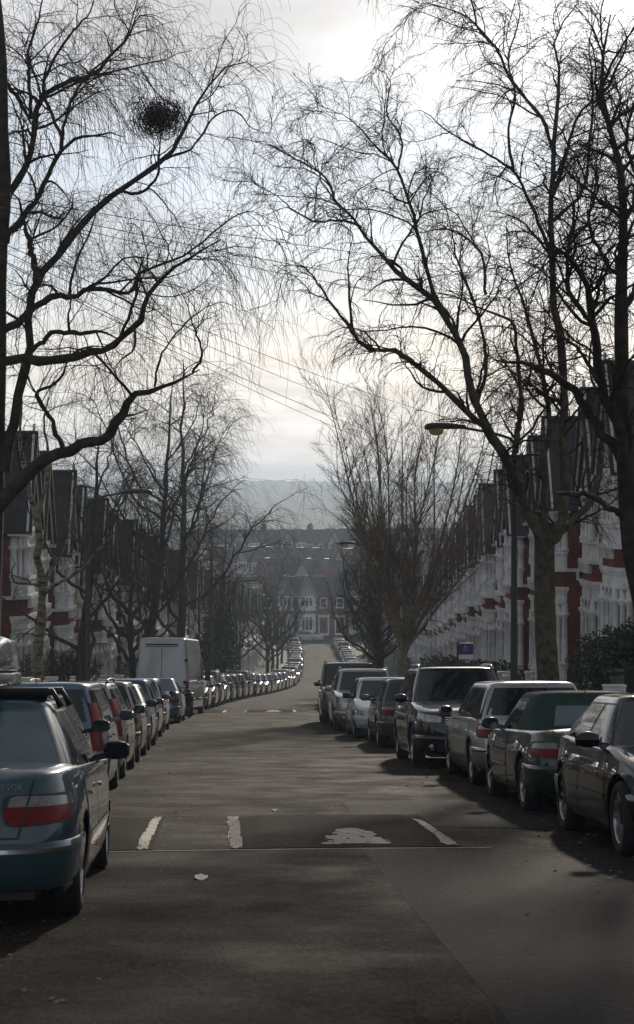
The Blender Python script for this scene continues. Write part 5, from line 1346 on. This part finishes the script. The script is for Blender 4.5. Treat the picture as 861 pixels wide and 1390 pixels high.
# ------------------------------------------------------------------ trees grown from scratch (metres, base at the origin)
def made_tree(kind, h, seed, fine=1.0):
    rs = np.random.RandomState(seed); g = lambda *a: np.array(a, float)
    stems, rad = [], []
    K = 16
    if kind == 'fan':          # short trunk and many upright stems
        stems.append([g(0, 0, -.6), g(.03, 0, 1.0), g(0, .05, h * .15)]); rad.append((.22, .20))
        for i in range(20):
            a = 2 * PI * i / 20 * 3 + rs.rand() * .5; rr_ = h * (.05 + .30 * rs.rand()); z0 = h * (.14 + .08 * rs.rand())
            top = h * (.74 + .26 * rs.rand() * (1 - rr_ / (h * .7)))
            e = g(rr_ * math.cos(a), rr_ * math.sin(a), top)
            stems.append([g(0, 0, z0), e * g(.20, .20, 0) + g(0, 0, h * .27), e * g(.56, .56, 0) + g(0, 0, h * .47) + rs.randn(3) * .15, e * g(.82, .82, .82) + rs.randn(3) * .15, e]); rad.append((.058, .008))
        S_, R_ = zip(*[resample(p, r, K) for p, r in zip(stems, rad)]); S_ = np.array(S_); R_ = np.array(R_)
        P1, R1 = grow(rs, S_[1:], R_[1:], 2.1 * fine, .12, h * .21, 34, -.08, .10, 8, .022, .006, up=.25, lmin=.35)
        P2, R2 = grow(rs, P1, R1, 2.6 * fine, .12, h * .09, 28, -.08, .12, 6, .010, .004, up=.1)
        P2b, R2b = grow(rs, S_[1:], R_[1:], 2.2 * fine, .3, h * .08, 30, -.08, .12, 6, .010, .004, up=.1)
        P3, R3 = grow(rs, np.concatenate([P2, P2b]), np.concatenate([R2, R2b]), 7.0 * fine, .1, h * .035, 32, -.02, .15, 4, .0055, .003)
        return [(S_, R_, 8), (P1, R1, 4), (P2, R2, 3), (P2b, R2b, 3), (P3, R3, 3)]
    if kind == 'weep':         # tall, several rising limbs, long hanging twigs
        lean = rs.randn(2) * .02 * h
        stems.append([g(0, 0, -.6), g(.0, 0, h * .2), g(lean[0], lean[1], h * .5), g(lean[0] * 1.6, lean[1] * 1.6, h * .8), g(lean[0] * 2, lean[1] * 2, h * .93)]); rad.append((.22, .012))
        for i in range(11):
            a = 2 * PI * i / 11 * 3 + rs.rand(); z0 = h * (.16 + .5 * i / 11.0); rr_ = h * (.16 + .16 * rs.rand()) * (1.1 - .45 * i / 11); zt = z0 + h * (.22 + .16 * rs.rand())
            c, s_ = math.cos(a), math.sin(a)
            stems.append([g(0, 0, z0) + g(lean[0], lean[1], 0) * z0 / h * 1.6, g(c * rr_ * .3, s_ * rr_ * .3, z0 + h * .06), g(c * rr_ * .7, s_ * rr_ * .7, z0 + (zt - z0) * .7) + rs.randn(3) * .2, g(c * rr_, s_ * rr_, zt)]); rad.append((.085 - .004 * i, .012))
        S_, R_ = zip(*[resample(p, r, K) for p, r in zip(stems, rad)]); S_ = np.array(S_); R_ = np.array(R_); S_[:, 1:] += rs.randn(len(S_), K - 1, 3) * .04
        P1, R1 = grow(rs, S_, R_, 1.5 * fine, .22, h * .16, 48, .03, .18, 8, .028, .006, up=.15)
        P2, R2 = grow(rs, P1, R1, 2.2 * fine, .12, h * .09, 42, .22, .16, 6, .011, .0045)
        P3, R3 = grow(rs, P2, R2, 4.8 * fine, .1, h * .11, 35, .75, .09, 6, .0055, .003, lmin=.3)
        P3b, R3b = grow(rs, P1, R1, 2.6 * fine, .2, h * .11, 35, .75, .09, 6, .0065, .0035, lmin=.3)
        return [(S_, R_, 8), (P1, R1, 4), (P2, R2, 3), (P3, R3, 3), (P3b, R3b, 3)]
    # 'round': spreading lime-like crown
    stems.append([g(0, 0, -.6), g(.02, 0, h * .12), g(.05, 0, h * .28), g(0, .1, h * .5), g(.2, 0, h * .8)]); rad.append((.20, .03))
    for i in range(10):
        a = 2.4 * i + rs.rand() * .4; z0 = h * (.22 + .03 * i); rr_ = h * (.24 + .16 * rs.rand()); c, s_ = math.cos(a), math.sin(a)
        stems.append([g(0, 0, z0), g(c * rr_ * .35, s_ * rr_ * .35, z0 + h * .10), g(c * rr_ * .75, s_ * rr_ * .75, z0 + h * .24) + rs.randn(3) * .2, g(c * rr_, s_ * rr_, z0 + h * (.30 + .25 * rs.rand()))]); rad.append((.09, .015))
    S_, R_ = zip(*[resample(p, r, K) for p, r in zip(stems, rad)]); S_ = np.array(S_); R_ = np.array(R_); S_[:, 1:] += rs.randn(len(S_), K - 1, 3) * .03
    P1, R1 = grow(rs, S_, R_, 1.6 * fine, .2, h * .17, 45, -.02, .20, 7, .03, .007, up=.12)
    P2, R2 = grow(rs, P1, R1, 3.0 * fine, .1, h * .085, 42, .02, .2, 5, .013, .005)
    P3, R3 = grow(rs, P2, R2, 5.0 * fine, .1, h * .05, 40, .06, .2, 4, .008, .004)
    return [(S_, R_, 8), (P1, R1, 4), (P2, R2, 3), (P3, R3, 3)]

TM = {}
def tree_meshes(kind, h, seed, fine, bark, thick=1.0):
    k = (kind, h, seed, fine, bark, thick)
    if k not in TM:
        lv = made_tree(kind, h, seed, fine); res = []
        for nm, ls, ma in (('trunk', lv[:1], M[bark]), ('crown', lv[1:], M['twig_pale' if bark == 'plane' else 'twig'])):
            Vs, Qs, b = [], [], 0
            for j, (P_, R_, sides) in enumerate(ls):
                if not len(P_): continue
                V, Q = tubes(P_, R_ * (thick if nm == 'crown' else 1), sides); Vs.append(V); Qs.append(Q + b); b += len(V)
            res.append((nm, np_mesh(kind + nm, np.vstack(Vs), np.vstack(Qs), [ma])))
        TM[k] = res
    return TM[k]
def plant_tree(name, x, y, z, ms, rz, sc, label, group):
    root = empty(name, (x, y, z), (0, 0, rz)); root.scale = (sc, sc, sc) if isinstance(sc, (int, float)) else sc; tag(root, label, 'tree', group)
    for nm, me in ms: link(bpy.data.objects.new(nm, me), root)
    return root
GL, GR = 'street trees on the left pavement', 'street trees on the right pavement'
plant_tree('poplar_tree', P(549, 900, 67).x, 67, zg(67) + .1, tree_meshes('fan', 13.0, 5, 1.25, 'plane'), .4, (1.1, 1.1, 1.0), 'pale bare tree with a fan of many upright stems on the right pavement', GR)
plant_tree('birch_tree', P(209, 900, 84).x, 84, zg(84) + .1, tree_meshes('weep', 14.5, 7, 1.25, 'bark', 1.25), 1.0, (1.2, 1.2, 1.12), 'thick trunked weeping birch just beyond the pale grey van', GL)
plant_tree('birch_tree', P(246, 900, 99).x, 99, zg(99) + .1, tree_meshes('weep', 17.0, 9, 1.35, 'bark', 1.25), 2.2, (1.35, 1.35, 1.16), 'tallest weeping birch on the left pavement, drooping above the telegraph pole', GL)
plant_tree('street_tree', P(178, 900, 68).x, 68, zg(68) + .1, tree_meshes('round', 7.5, 3, .55, 'bark'), .3, (.9, .9, 1.0), 'small bare tree with an open crown beside the pale grey van', GL)
plant_tree('street_tree', P(362, 900, 160).x, 160, zg(160) + .1, tree_meshes('round', 9.5, 4, 1.0, 'bark', 1.6), .0, 1.0, 'dark round bare tree on the left where the road bends', GL)
plant_tree('street_tree', P(118, 900, 58).x - .3, 60, zg(60) + .1, tree_meshes('weep', 11.0, 17, 1.0, 'bark'), .9, .95, 'lean bare birch behind the left lamp post', GL)
i = 0
for (yy_, kk, hh, sd_) in ((120, 'weep', 14.5, 7), (138, 'round', 9.5, 4), (186, 'weep', 14.5, 7), (205, 'round', 9.5, 4), (232, 'round', 9.5, 4)):
    plant_tree('street_tree', xc(yy_) - 5.2, yy_, zg(yy_) + .1, tree_meshes(kk, hh, sd_, 1.35 if hh == 17 else (1.25 if kk == 'weep' else 1.0), 'bark', 1.25 if kk == 'weep' else 1.6), i * 1.7, .85 + .03 * i,
               f'bare pavement tree, {ordw(i)} beyond the tallest weeping birch on the left', GL); i += 1
i = 0
for (yy_, kk, hh, sd_) in ((88, 'round', 9.5, 4), (103, 'weep', 14.5, 7), (124, 'weep', 14.5, 7), (142, 'round', 9.5, 4), (163, 'weep', 14.5, 7), (184, 'round', 9.5, 4), (212, 'round', 9.5, 4)):
    plant_tree('street_tree', xc(yy_) + 5.2, yy_, zg(yy_) + .1, tree_meshes(kk, hh, sd_, 1.25 if kk == 'weep' else 1.0, 'bark', 1.25 if kk == 'weep' else 1.6), 1 + i * 2.1, .78 + .04 * (i % 4),
               f'bare pavement tree, {ordw(i)} beyond the pale fan shaped tree on the right', GR); i += 1
# trees among the houses beyond the junction
far_ms = [tree_meshes('round', 13.0, 31, .55, 'bark', 3.2), tree_meshes('weep', 15.0, 33, .42, 'bark', 3.0), tree_meshes('fan', 14.0, 35, .42, 'bark', 3.0)]
i = 0; rdm = random.Random(12)
for (y0, y1, n, xa, xb) in ((318, 345, 9, 26, 95), (355, 430, 16, -40, 120), (440, 560, 20, -70, 160)):
    for k in range(n):
        yy_ = rdm.uniform(y0, y1); x = xa + (xb - xa) * (k + rdm.random()) / n
        plant_tree('garden_tree', x, yy_, zg(yy_) + .2, far_ms[rdm.randrange(3)], rdm.uniform(0, 6), rdm.uniform(.8, 1.15), f'bare winter tree rising among the roofs past the junction, {ordw(i)} from the crossing' if i < 49 else 'bare tree', 'trees beyond the junction'); i += 1
# the far-off wood on the valley floor and the hillside: reads as one mass
Vs, Qs, b = [], [], 0; rs = np.random.RandomState(8)
baseV = {}
for k in range(3):
    lv = made_tree('round', 12.0, 60 + k, .16); vv, qq, bb_ = [], [], 0
    for (P_, R_, sides) in lv[:3]:
        V, Q = tubes(P_[:, ::2] if P_.shape[1] > 8 else P_, (R_[:, ::2] if P_.shape[1] > 8 else R_) * 4.5, 3); vv.append(V); qq.append(Q + bb_); bb_ += len(V)
    baseV[k] = (np.vstack(vv), np.vstack(qq))
for i in range(620):
    yy_ = 560 + 420 * rs.rand() ** 1.2; x = (-.16 + .38 * rs.rand()) * yy_; V, Q = baseV[rs.randint(3)]
    a = rs.rand() * 6.28; s_ = .5 + .4 * rs.rand(); c_, n_ = math.cos(a) * s_, math.sin(a) * s_
    V2 = np.stack([V[:, 0] * c_ - V[:, 1] * n_ + x, V[:, 0] * n_ + V[:, 1] * c_ + yy_, V[:, 2] * s_ + zg(yy_) + hill_h(x, yy_)], 1)
    Vs.append(V2); Qs.append(Q + b); b += len(V2)
wo = link(bpy.data.objects.new('woods', np_mesh('woods', np.vstack(Vs), np.vstack(Qs), [M['twig']]))); tag(wo, kind='stuff')
# ------------------------------------------------------------------ lamp posts
M['bowl'] = mat('lamp_bowl', (.75, .55, .20), .25, trans=.6, vary=.2, scale=9)
def lamp(x, y, rz, label, h=6.25):
    root = empty('street_lamp', (x, y, zg(y) + .1), (0, 0, rz)); tag(root, label, 'street lamp', 'street lamps along both kerbs')
    a = MB(); a.lathe([(.11, -.1), (.11, .9), (.085, 1.0), (.075, 1.05), (.05, h - .2)], 12); a.lathe([(.12, .0), (.125, .05), (.12, .1)], 12); a.build('pole', M['steel'], root)
    b = MB(); b.tube([(0, 0, h - .4), (0, 0, h - .05), (.10, 0, h + .05), (.45, 0, h + .16), (1.05, 0, h + .26)], [.045, .042, .032, .028, .028], 10); b.build('arm', M['steel'], root)
    l = MB(); l.grid([[(xx, w * math.cos(g), h + .27 + zo + hh * math.sin(g) * (1 if math.sin(g) > 0 else .6)) for g in np.linspace(0, 2 * PI, 17)] for xx, w, hh, zo in ((.98, .03, .03, 0), (1.0, .07, .055, 0), (1.25, .10, .08, .01), (1.5, .13, .09, .01), (1.70, .14, .09, 0), (1.80, .10, .07, -.01), (1.83, .01, .01, -.01))]); l.build('lantern', M['steel'], root)
    c = MB(); c.grid([[(1.59 + w * 1.25 * math.cos(g), w * math.sin(g), h + .25 - dz) for g in np.linspace(0, 2 * PI, 17)] for w, dz in ((.125, 0), (.125, .05), (.10, .11), (.06, .14), (.001, .15))]); c.build('bowl', M['bowl'], root)
    d = MB(); d.box(-.115, -.105, -.05, .05, .3, .75); d.build('access_door', M['lead'], root)
lamp(P(698, 800, 37).x, 37, PI, 'street lamp with a yellow bowl reaching past the big forked tree', 6.15)
lamp(P(119, 800, 52).x, 52, 0, 'street lamp on the left in front of the gabled roofs', 6.3)
lamp(xc(80) + 4.9, 80, PI, 'street lamp behind the pale fan shaped tree on the right', 6.8)
lamp(xc(135) - 4.8, 135, 0, 'street lamp next to the dark round tree where the road bends left side', 6.8)
lamp(xc(104) - 4.8, 102, 0, 'street lamp just this side of the telegraph pole', 6.5)
lamp(xc(185) + 4.9, 185, PI, 'far street lamp on the right kerb near the foot of the hill', 6.5)

# ------------------------------------------------------------------ telegraph poles and wires
def tpole(x, y, h, label):
    root = empty('telegraph_pole', (x, y, zg(y) + .1)); tag(root, label, 'telegraph pole', 'telegraph poles')
    a = MB(); a.lathe([(.14, -.2), (.13, 2), (.10, h)], 12); a.lathe([(.10, h), (.001, h + .08)], 12); a.build('pole', M['wood'], root)
    c = MB(); c.lathe([(.16, h - .55), (.16, h - .50)], 14); 
    for k in range(8): g = 2 * PI * k / 8; c.tube([(.16 * math.cos(g), .16 * math.sin(g), h - .52), (.17 * math.cos(g), .17 * math.sin(g), h - .42)], .02, 6)
    c.build('wire_ring', M['steel'], root)
    for k in range(5):
        s = MB(); s.tube([((.1 if k % 2 else -.1), 0, 2.6 + k * .4), ((.28 if k % 2 else -.28), 0, 2.6 + k * .4)], .012, 6); s.build('step', M['steel'], root)
    return Vector((x, y, zg(y) + .1 + h - .45))
pa = tpole(-4.35, 22, 7.9, 'near wooden telegraph pole standing just left of the view')
pb = tpole(xc(112) - 4.75, 112, 9.0, 'dark wooden telegraph pole among the left hand birches past the van')
def wire(a, b, sag, label, r=.006):
    w = MB(); a = Vector(a); b = Vector(b); n = 26
    w.tube([a.lerp(b, t) - Vector((0, 0, sag * 4 * t * (1 - t))) for t in np.linspace(0, 1, n)], r, 5); o = w.build('overhead_wire', M['pipe']); tag(o, label, 'wire', 'overhead wires crossing the street')
tg = [((861, 378), 52), ((861, 420), 54), ((760, 420), 60), ((700, 588), 66), ((660, 600), 72), ((640, 640), 78), ((700, 640), 68)]
for i, ((px, py), d) in enumerate(tg): wire(pa + Vector((0, 0, -.02 * i)), P(px, py, d), .25 + .06 * i, f'thin black wire crossing above the road, {ordn[i]} from the top', .006)
for i, (px, py, d) in enumerate([(600, 735, 95), (575, 760, 110), (600, 700, 88)]): wire(pb, P(px, py, d), .5, f'thin service wire from the far telegraph pole to the right terrace, {ordn[i]} of three')
for i, (px, py, d) in enumerate([(110, 740, 72), (150, 750, 84), (190, 790, 100), (95, 700, 66)]): wire(pb, P(px, py, d), .6, f'thin service wire from the far telegraph pole to the left terrace, {ordn[i]} of four')

# ------------------------------------------------------------------ hedges and bushes
def leaf_mass(name, centre, size, n, ma, label, cat, seed, leaf=.07, box=False, stems=True, group=None):
    rs = np.random.RandomState(seed); c = rs.randn(n, 3); c /= np.linalg.norm(c, axis=1, keepdims=True)
    if box: c = rs.rand(n, 3) * 2 - 1; k = rs.randint(0, 3, n); s_ = np.where(rs.rand(n) < .5, -1, 1); m_ = rs.rand(n) < .75; c[np.arange(n)[m_], k[m_]] = (s_ * (.82 + .2 * rs.rand(n)))[m_]
    else: c *= (.45 + .6 * rs.rand(n, 1) ** .6) 
    lump = 1 + .16 * np.sin(c[:, :1] * 5 + seed) * np.cos(c[:, 1:2] * 6 + 1) + .10 * np.sin(c[:, 2:3] * 9 + c[:, :1] * 7)
    c = c * lump * np.array(size)
    a = rs.randn(n, 3); a /= np.linalg.norm(a, axis=1, keepdims=True); b_ = np.cross(a, rs.randn(n, 3)); b_ /= np.linalg.norm(b_, axis=1, keepdims=True)
    s = leaf * (.6 + .8 * rs.rand(n, 1)); V = np.stack([c - a * s, c - b_ * s * .45, c + a * s, c + b_ * s * .45], 1).reshape(-1, 3); Q = np.arange(n * 4).reshape(n, 4)
    root = empty(name, centre); tag(root, label, cat, group)
    link(bpy.data.objects.new('foliage', np_mesh(name, V, Q, [ma], smooth=False)), root)
    st = MB(); rr_ = random.Random(seed)
    for _ in range(9):
        x, y = rr_.uniform(-.5, .5) * size[0], rr_.uniform(-.5, .5) * size[1]; st.tube([(x * .4, y * .4, -size[2] - .3), (x, y, 0), (x * 1.5, y * 1.5, size[2] * .7)], [.03, .02, .008], 5)
    st.build('stems', M['bark'], root)
GH = 'hedges and bushes in the front gardens'
q = P(826, 905, 47); leaf_mass('bush', (q.x, 47, q.z + .05), (.95, .9, .85), 5200, M['leafdark'], 'dark evergreen bush over the rendered wall by the wheelie bin', 'bush', 1, .06, group=GH)
q = P(858, 895, 43); leaf_mass('bush', (q.x, 43, q.z + .1), (.7, .7, .75), 3200, M['leafdark'], 'dark glossy bush at the right picture edge', 'bush', 2, .06, group=GH)
for i, (y, h, mk, nm) in enumerate([(47, .62, 'leafdark', 'dark clipped'), (53, .60, 'leafdark', 'dense dark'), (59, .62, 'leafyellow', 'yellowish privet'), (65.5, .70, 'leafdark', 'deep green'), (76, .6, 'leafyellow', 'yellow green'), (92, .7, 'leafdark', 'dark green'), (104, .9, 'leafyellow', 'bright green'), (118, .8, 'leafdark', 'dull green')]):
    leaf_mass('hedge', (xc(y) - 7.35, y, zg(y) + .55 + h), (.45, 2.5, h), 4200, M[mk], f'{nm} hedge behind the left garden walls, {ordn[i]} along the street', 'hedge', 10 + i, .05, box=True, group=GH)
for i, (y, h, mk, nm) in enumerate([(62, .40, 'leafdark', 'low dark'), (69, .42, 'leafyellow', 'yellow leaved'), (76, .5, 'leafdark', 'rounded green'), (84, .6, 'leafdark', 'tall dark'), (97, .6, 'leafdark', 'shaggy dark')]):
    leaf_mass('hedge', (xc(y) + 8.1, y, zg(y) + .9 + h), (.45, 2.4, h), 3600, M[mk], f'{nm} hedge behind the right garden walls, {ordn[i]} along the street', 'hedge', 30 + i, .05, box=True, group=GH)
q = P(312, 868, 122); leaf_mass('evergreen_tree', (q.x - .8, 122, zg(122) + 3.0), (1.3, 1.3, 2.7), 9000, M['leafdark'], 'small evergreen tree left of the street beyond the telegraph pole', 'tree', 50, .10, group=GH)
# small winter shrubs in front of the left houses
shr = tree_meshes('fan', 2.0, 71, .5, 'bark', .9)
for i, (px, d) in enumerate([(80, 60), (104, 66)]):
    plant_tree('shrub', P(px, 880, d).x, d, zg(d) + .6, shr, i * 1.3, 1.0, f'{["leafless", "twiggy"][i]} garden shrub in front of the left terrace, {["nearer", "farther"][i]} of two', GH)

# ------------------------------------------------------------------ bin, cabinet, sign, posts, litter
q = P(846, 930, 42.5); r = empty('wheelie_bin', (q.x + .1, 42.5, q.z - .55), (0, 0, .3)); tag(r, 'dark green wheelie bin under the bush at the right edge', 'bin')
paint('bin_green', (.02, .035, .025), .0, .5)
a = MB(); a.add([(-.24, -.30, 0), (.24, -.30, 0), (.24, .25, 0), (-.24, .25, 0), (-.29, -.36, .95), (.29, -.36, .95), (.29, .34, .95), (-.29, .34, .95)], [(0, 3, 2, 1), (4, 5, 6, 7), (0, 1, 5, 4), (1, 2, 6, 5), (2, 3, 7, 6), (3, 0, 4, 7)]); a.box(-.31, .31, -.38, .36, .90, .94); a.build('body', PAINT['bin_green'], r)
a = MB(); a.grid([[(x, y_, .97 + .09 * math.sin(PI * min(1, max(0, (y_ + .40) / .82))) ** .5 - .02 * abs(x)) for x in (-.32, -.3, -.1, .1, .3, .32)] for y_ in np.linspace(-.42, .40, 9)]); a.box(-.32, .32, -.42, .40, .945, .975); a.tube([(-.25, .43, 1.0), (.25, .43, 1.0)], .018, 8); a.build('lid', PAINT['bin_green'], r)
for sx in (-1, 1): a = MB(); a.lathe([(.001, -.03), (.1, -.03), (.1, .03), (.001, .03)], 16, 'x', (sx * .27, .28, .1)); a.build('wheel', M['tyre'], r)
q = P(834, 942, 41.5); r = empty('meter_cabinet', (q.x, 41.5, q.z - .35)); tag(r, 'small white meter cabinet beside the wheelie bin', 'cabinet')
a = MB(); a.box(-.24, .24, -.12, .12, -.6, .52); a.box(-.26, .26, -.14, .14, .52, .56); a.build('case', M['stone'], r)
a = MB(); a.box(-.20, .20, -.135, -.12, -.1, .46); a.bar((.13, -.14, .2), (.13, -.14, .28), .02); a.build('door', M['wood_white'], r)

M['sign_purple'] = mat('sign_purple', (.05, .035, .17), .4, vary=.15); M['sign_lilac'] = mat('sign_lilac', (.30, .26, .50), .4)
d = 58.0; q = P(632, 884, d); r = empty('estate_agent_sign', (q.x, d, zg(d) + .9)); tag(r, 'purple and white house sale board on a post above the right hand hedges', 'sign')
zc0 = q.z - (zg(d) + .9)
a = MB(); a.box(-.28, -.22, -.03, .03, -.4, zc0 + .30); a.build('post', M['wood'], r)
a = MB(); a.box(-.22, .24, -.02, .02, zc0 - .10, zc0 + .26); bd = a.build('board', M['sign_purple'], r)
a = MB(); a.box(-.22, .24, -.02, .02, zc0 - .25, zc0 - .10); a.build('lower_board', M['stone'], r)
a = MB()
a.grid([[(-.11 + .20 * t, -.0235, zc0 + .02 + .14 * math.sin(PI * t * .9) + w) for w in (0, .025 * math.sin(PI * t) + .006)] for t in np.linspace(0, 1, 12)], smooth=False)
a.grid([[(-.11 + .22 * t, -.0235, zc0 + .04 - .03 * math.sin(PI * t) + w) for w in (0, .02 * math.sin(PI * t) + .006)] for t in np.linspace(0, 1, 12)], smooth=False)
a.grid([[(-.02 + .05 * math.cos(g), -.0235, zc0 + .10 + .045 * math.sin(g) * w) for w in (.2, 1)] for g in np.linspace(0, 5.2, 14)], smooth=False)
a.build('emblem', M['sign_lilac'], bd)
M['yellow'] = mat('yellow_plastic', (.45, .38, .02), .5)
q = P(555, 912, 62); r = empty('marker_post', (q.x, 62, zg(62) + .1)); tag(r, 'thin yellow marker post at the foot of the pale fan shaped tree', 'post')
a = MB(); a.lathe([(.05, 0), (.045, 1.15), (.02, 1.2), (.001, 1.2)], 10); a.build('post', M['yellow'], r); a = MB(); a.lathe([(.052, 1.0), (.052, 1.08)], 10); a.build('band', M['trim'], r)
M['paper'] = mat('paper', (.6, .6, .58), .8)
for i, (px, py, lb) in enumerate([(273, 1193, 'scrap of white paper lying on the near tarmac'), (373, 1102, 'tiny white scrap beyond the speed cushion')]):
    y = F * EYE.z / (py - VY - F * .1008); x = (px - VX) / F * y; s = .05 if i == 0 else .03
    a = MB(); a.grid([[(x + s * u, y + s * v, zg(y) + .012 + .012 * math.sin(3 * u + 5 * v)) for u in np.linspace(-1, 1, 5)] for v in np.linspace(-1.6, 1.6, 5)]); tag(a.build('paper_scrap', M['paper']), lb, 'litter')
# fallen leaves and grit lying in the gutters: nobody could count them
rs = np.random.RandomState(77); n = 9000
yy_ = 8 + 70 * rs.rand(n) ** 1.5; sd_ = np.where(rs.rand(n) < .6, 1, -1); uu = sd_ * (4.3 - np.abs(rs.randn(n)) * 1.0); uu = np.where(np.abs(uu) < .8, 2.6, uu)
C = np.array([road_pt(a_, b_, .010) for a_, b_ in zip(yy_, uu)]); an = rs.rand(n) * 6.28; s = (.010 + .022 * rs.rand(n))
dx = np.stack([np.cos(an) * s, np.sin(an) * s, (rs.rand(n) - .5) * .5 * s], 1); dy = np.stack([-np.sin(an) * s * .6, np.cos(an) * s * .6, (rs.rand(n) - .3) * .5 * s], 1)
M['deadleaf'] = mat('dead_leaf', (.07, .045, .025), .8, col2=(.17, .12, .06), scale=2)
V = np.stack([C - dx, C - dy, C + dx, C + dy], 1).reshape(-1, 3); V[:, 2] -= .0
o = link(bpy.data.objects.new('leaf_litter', np_mesh('leaf_litter', V, np.arange(n * 4).reshape(n, 4), [M['deadleaf']], smooth=False))); tag(o, kind='stuff')
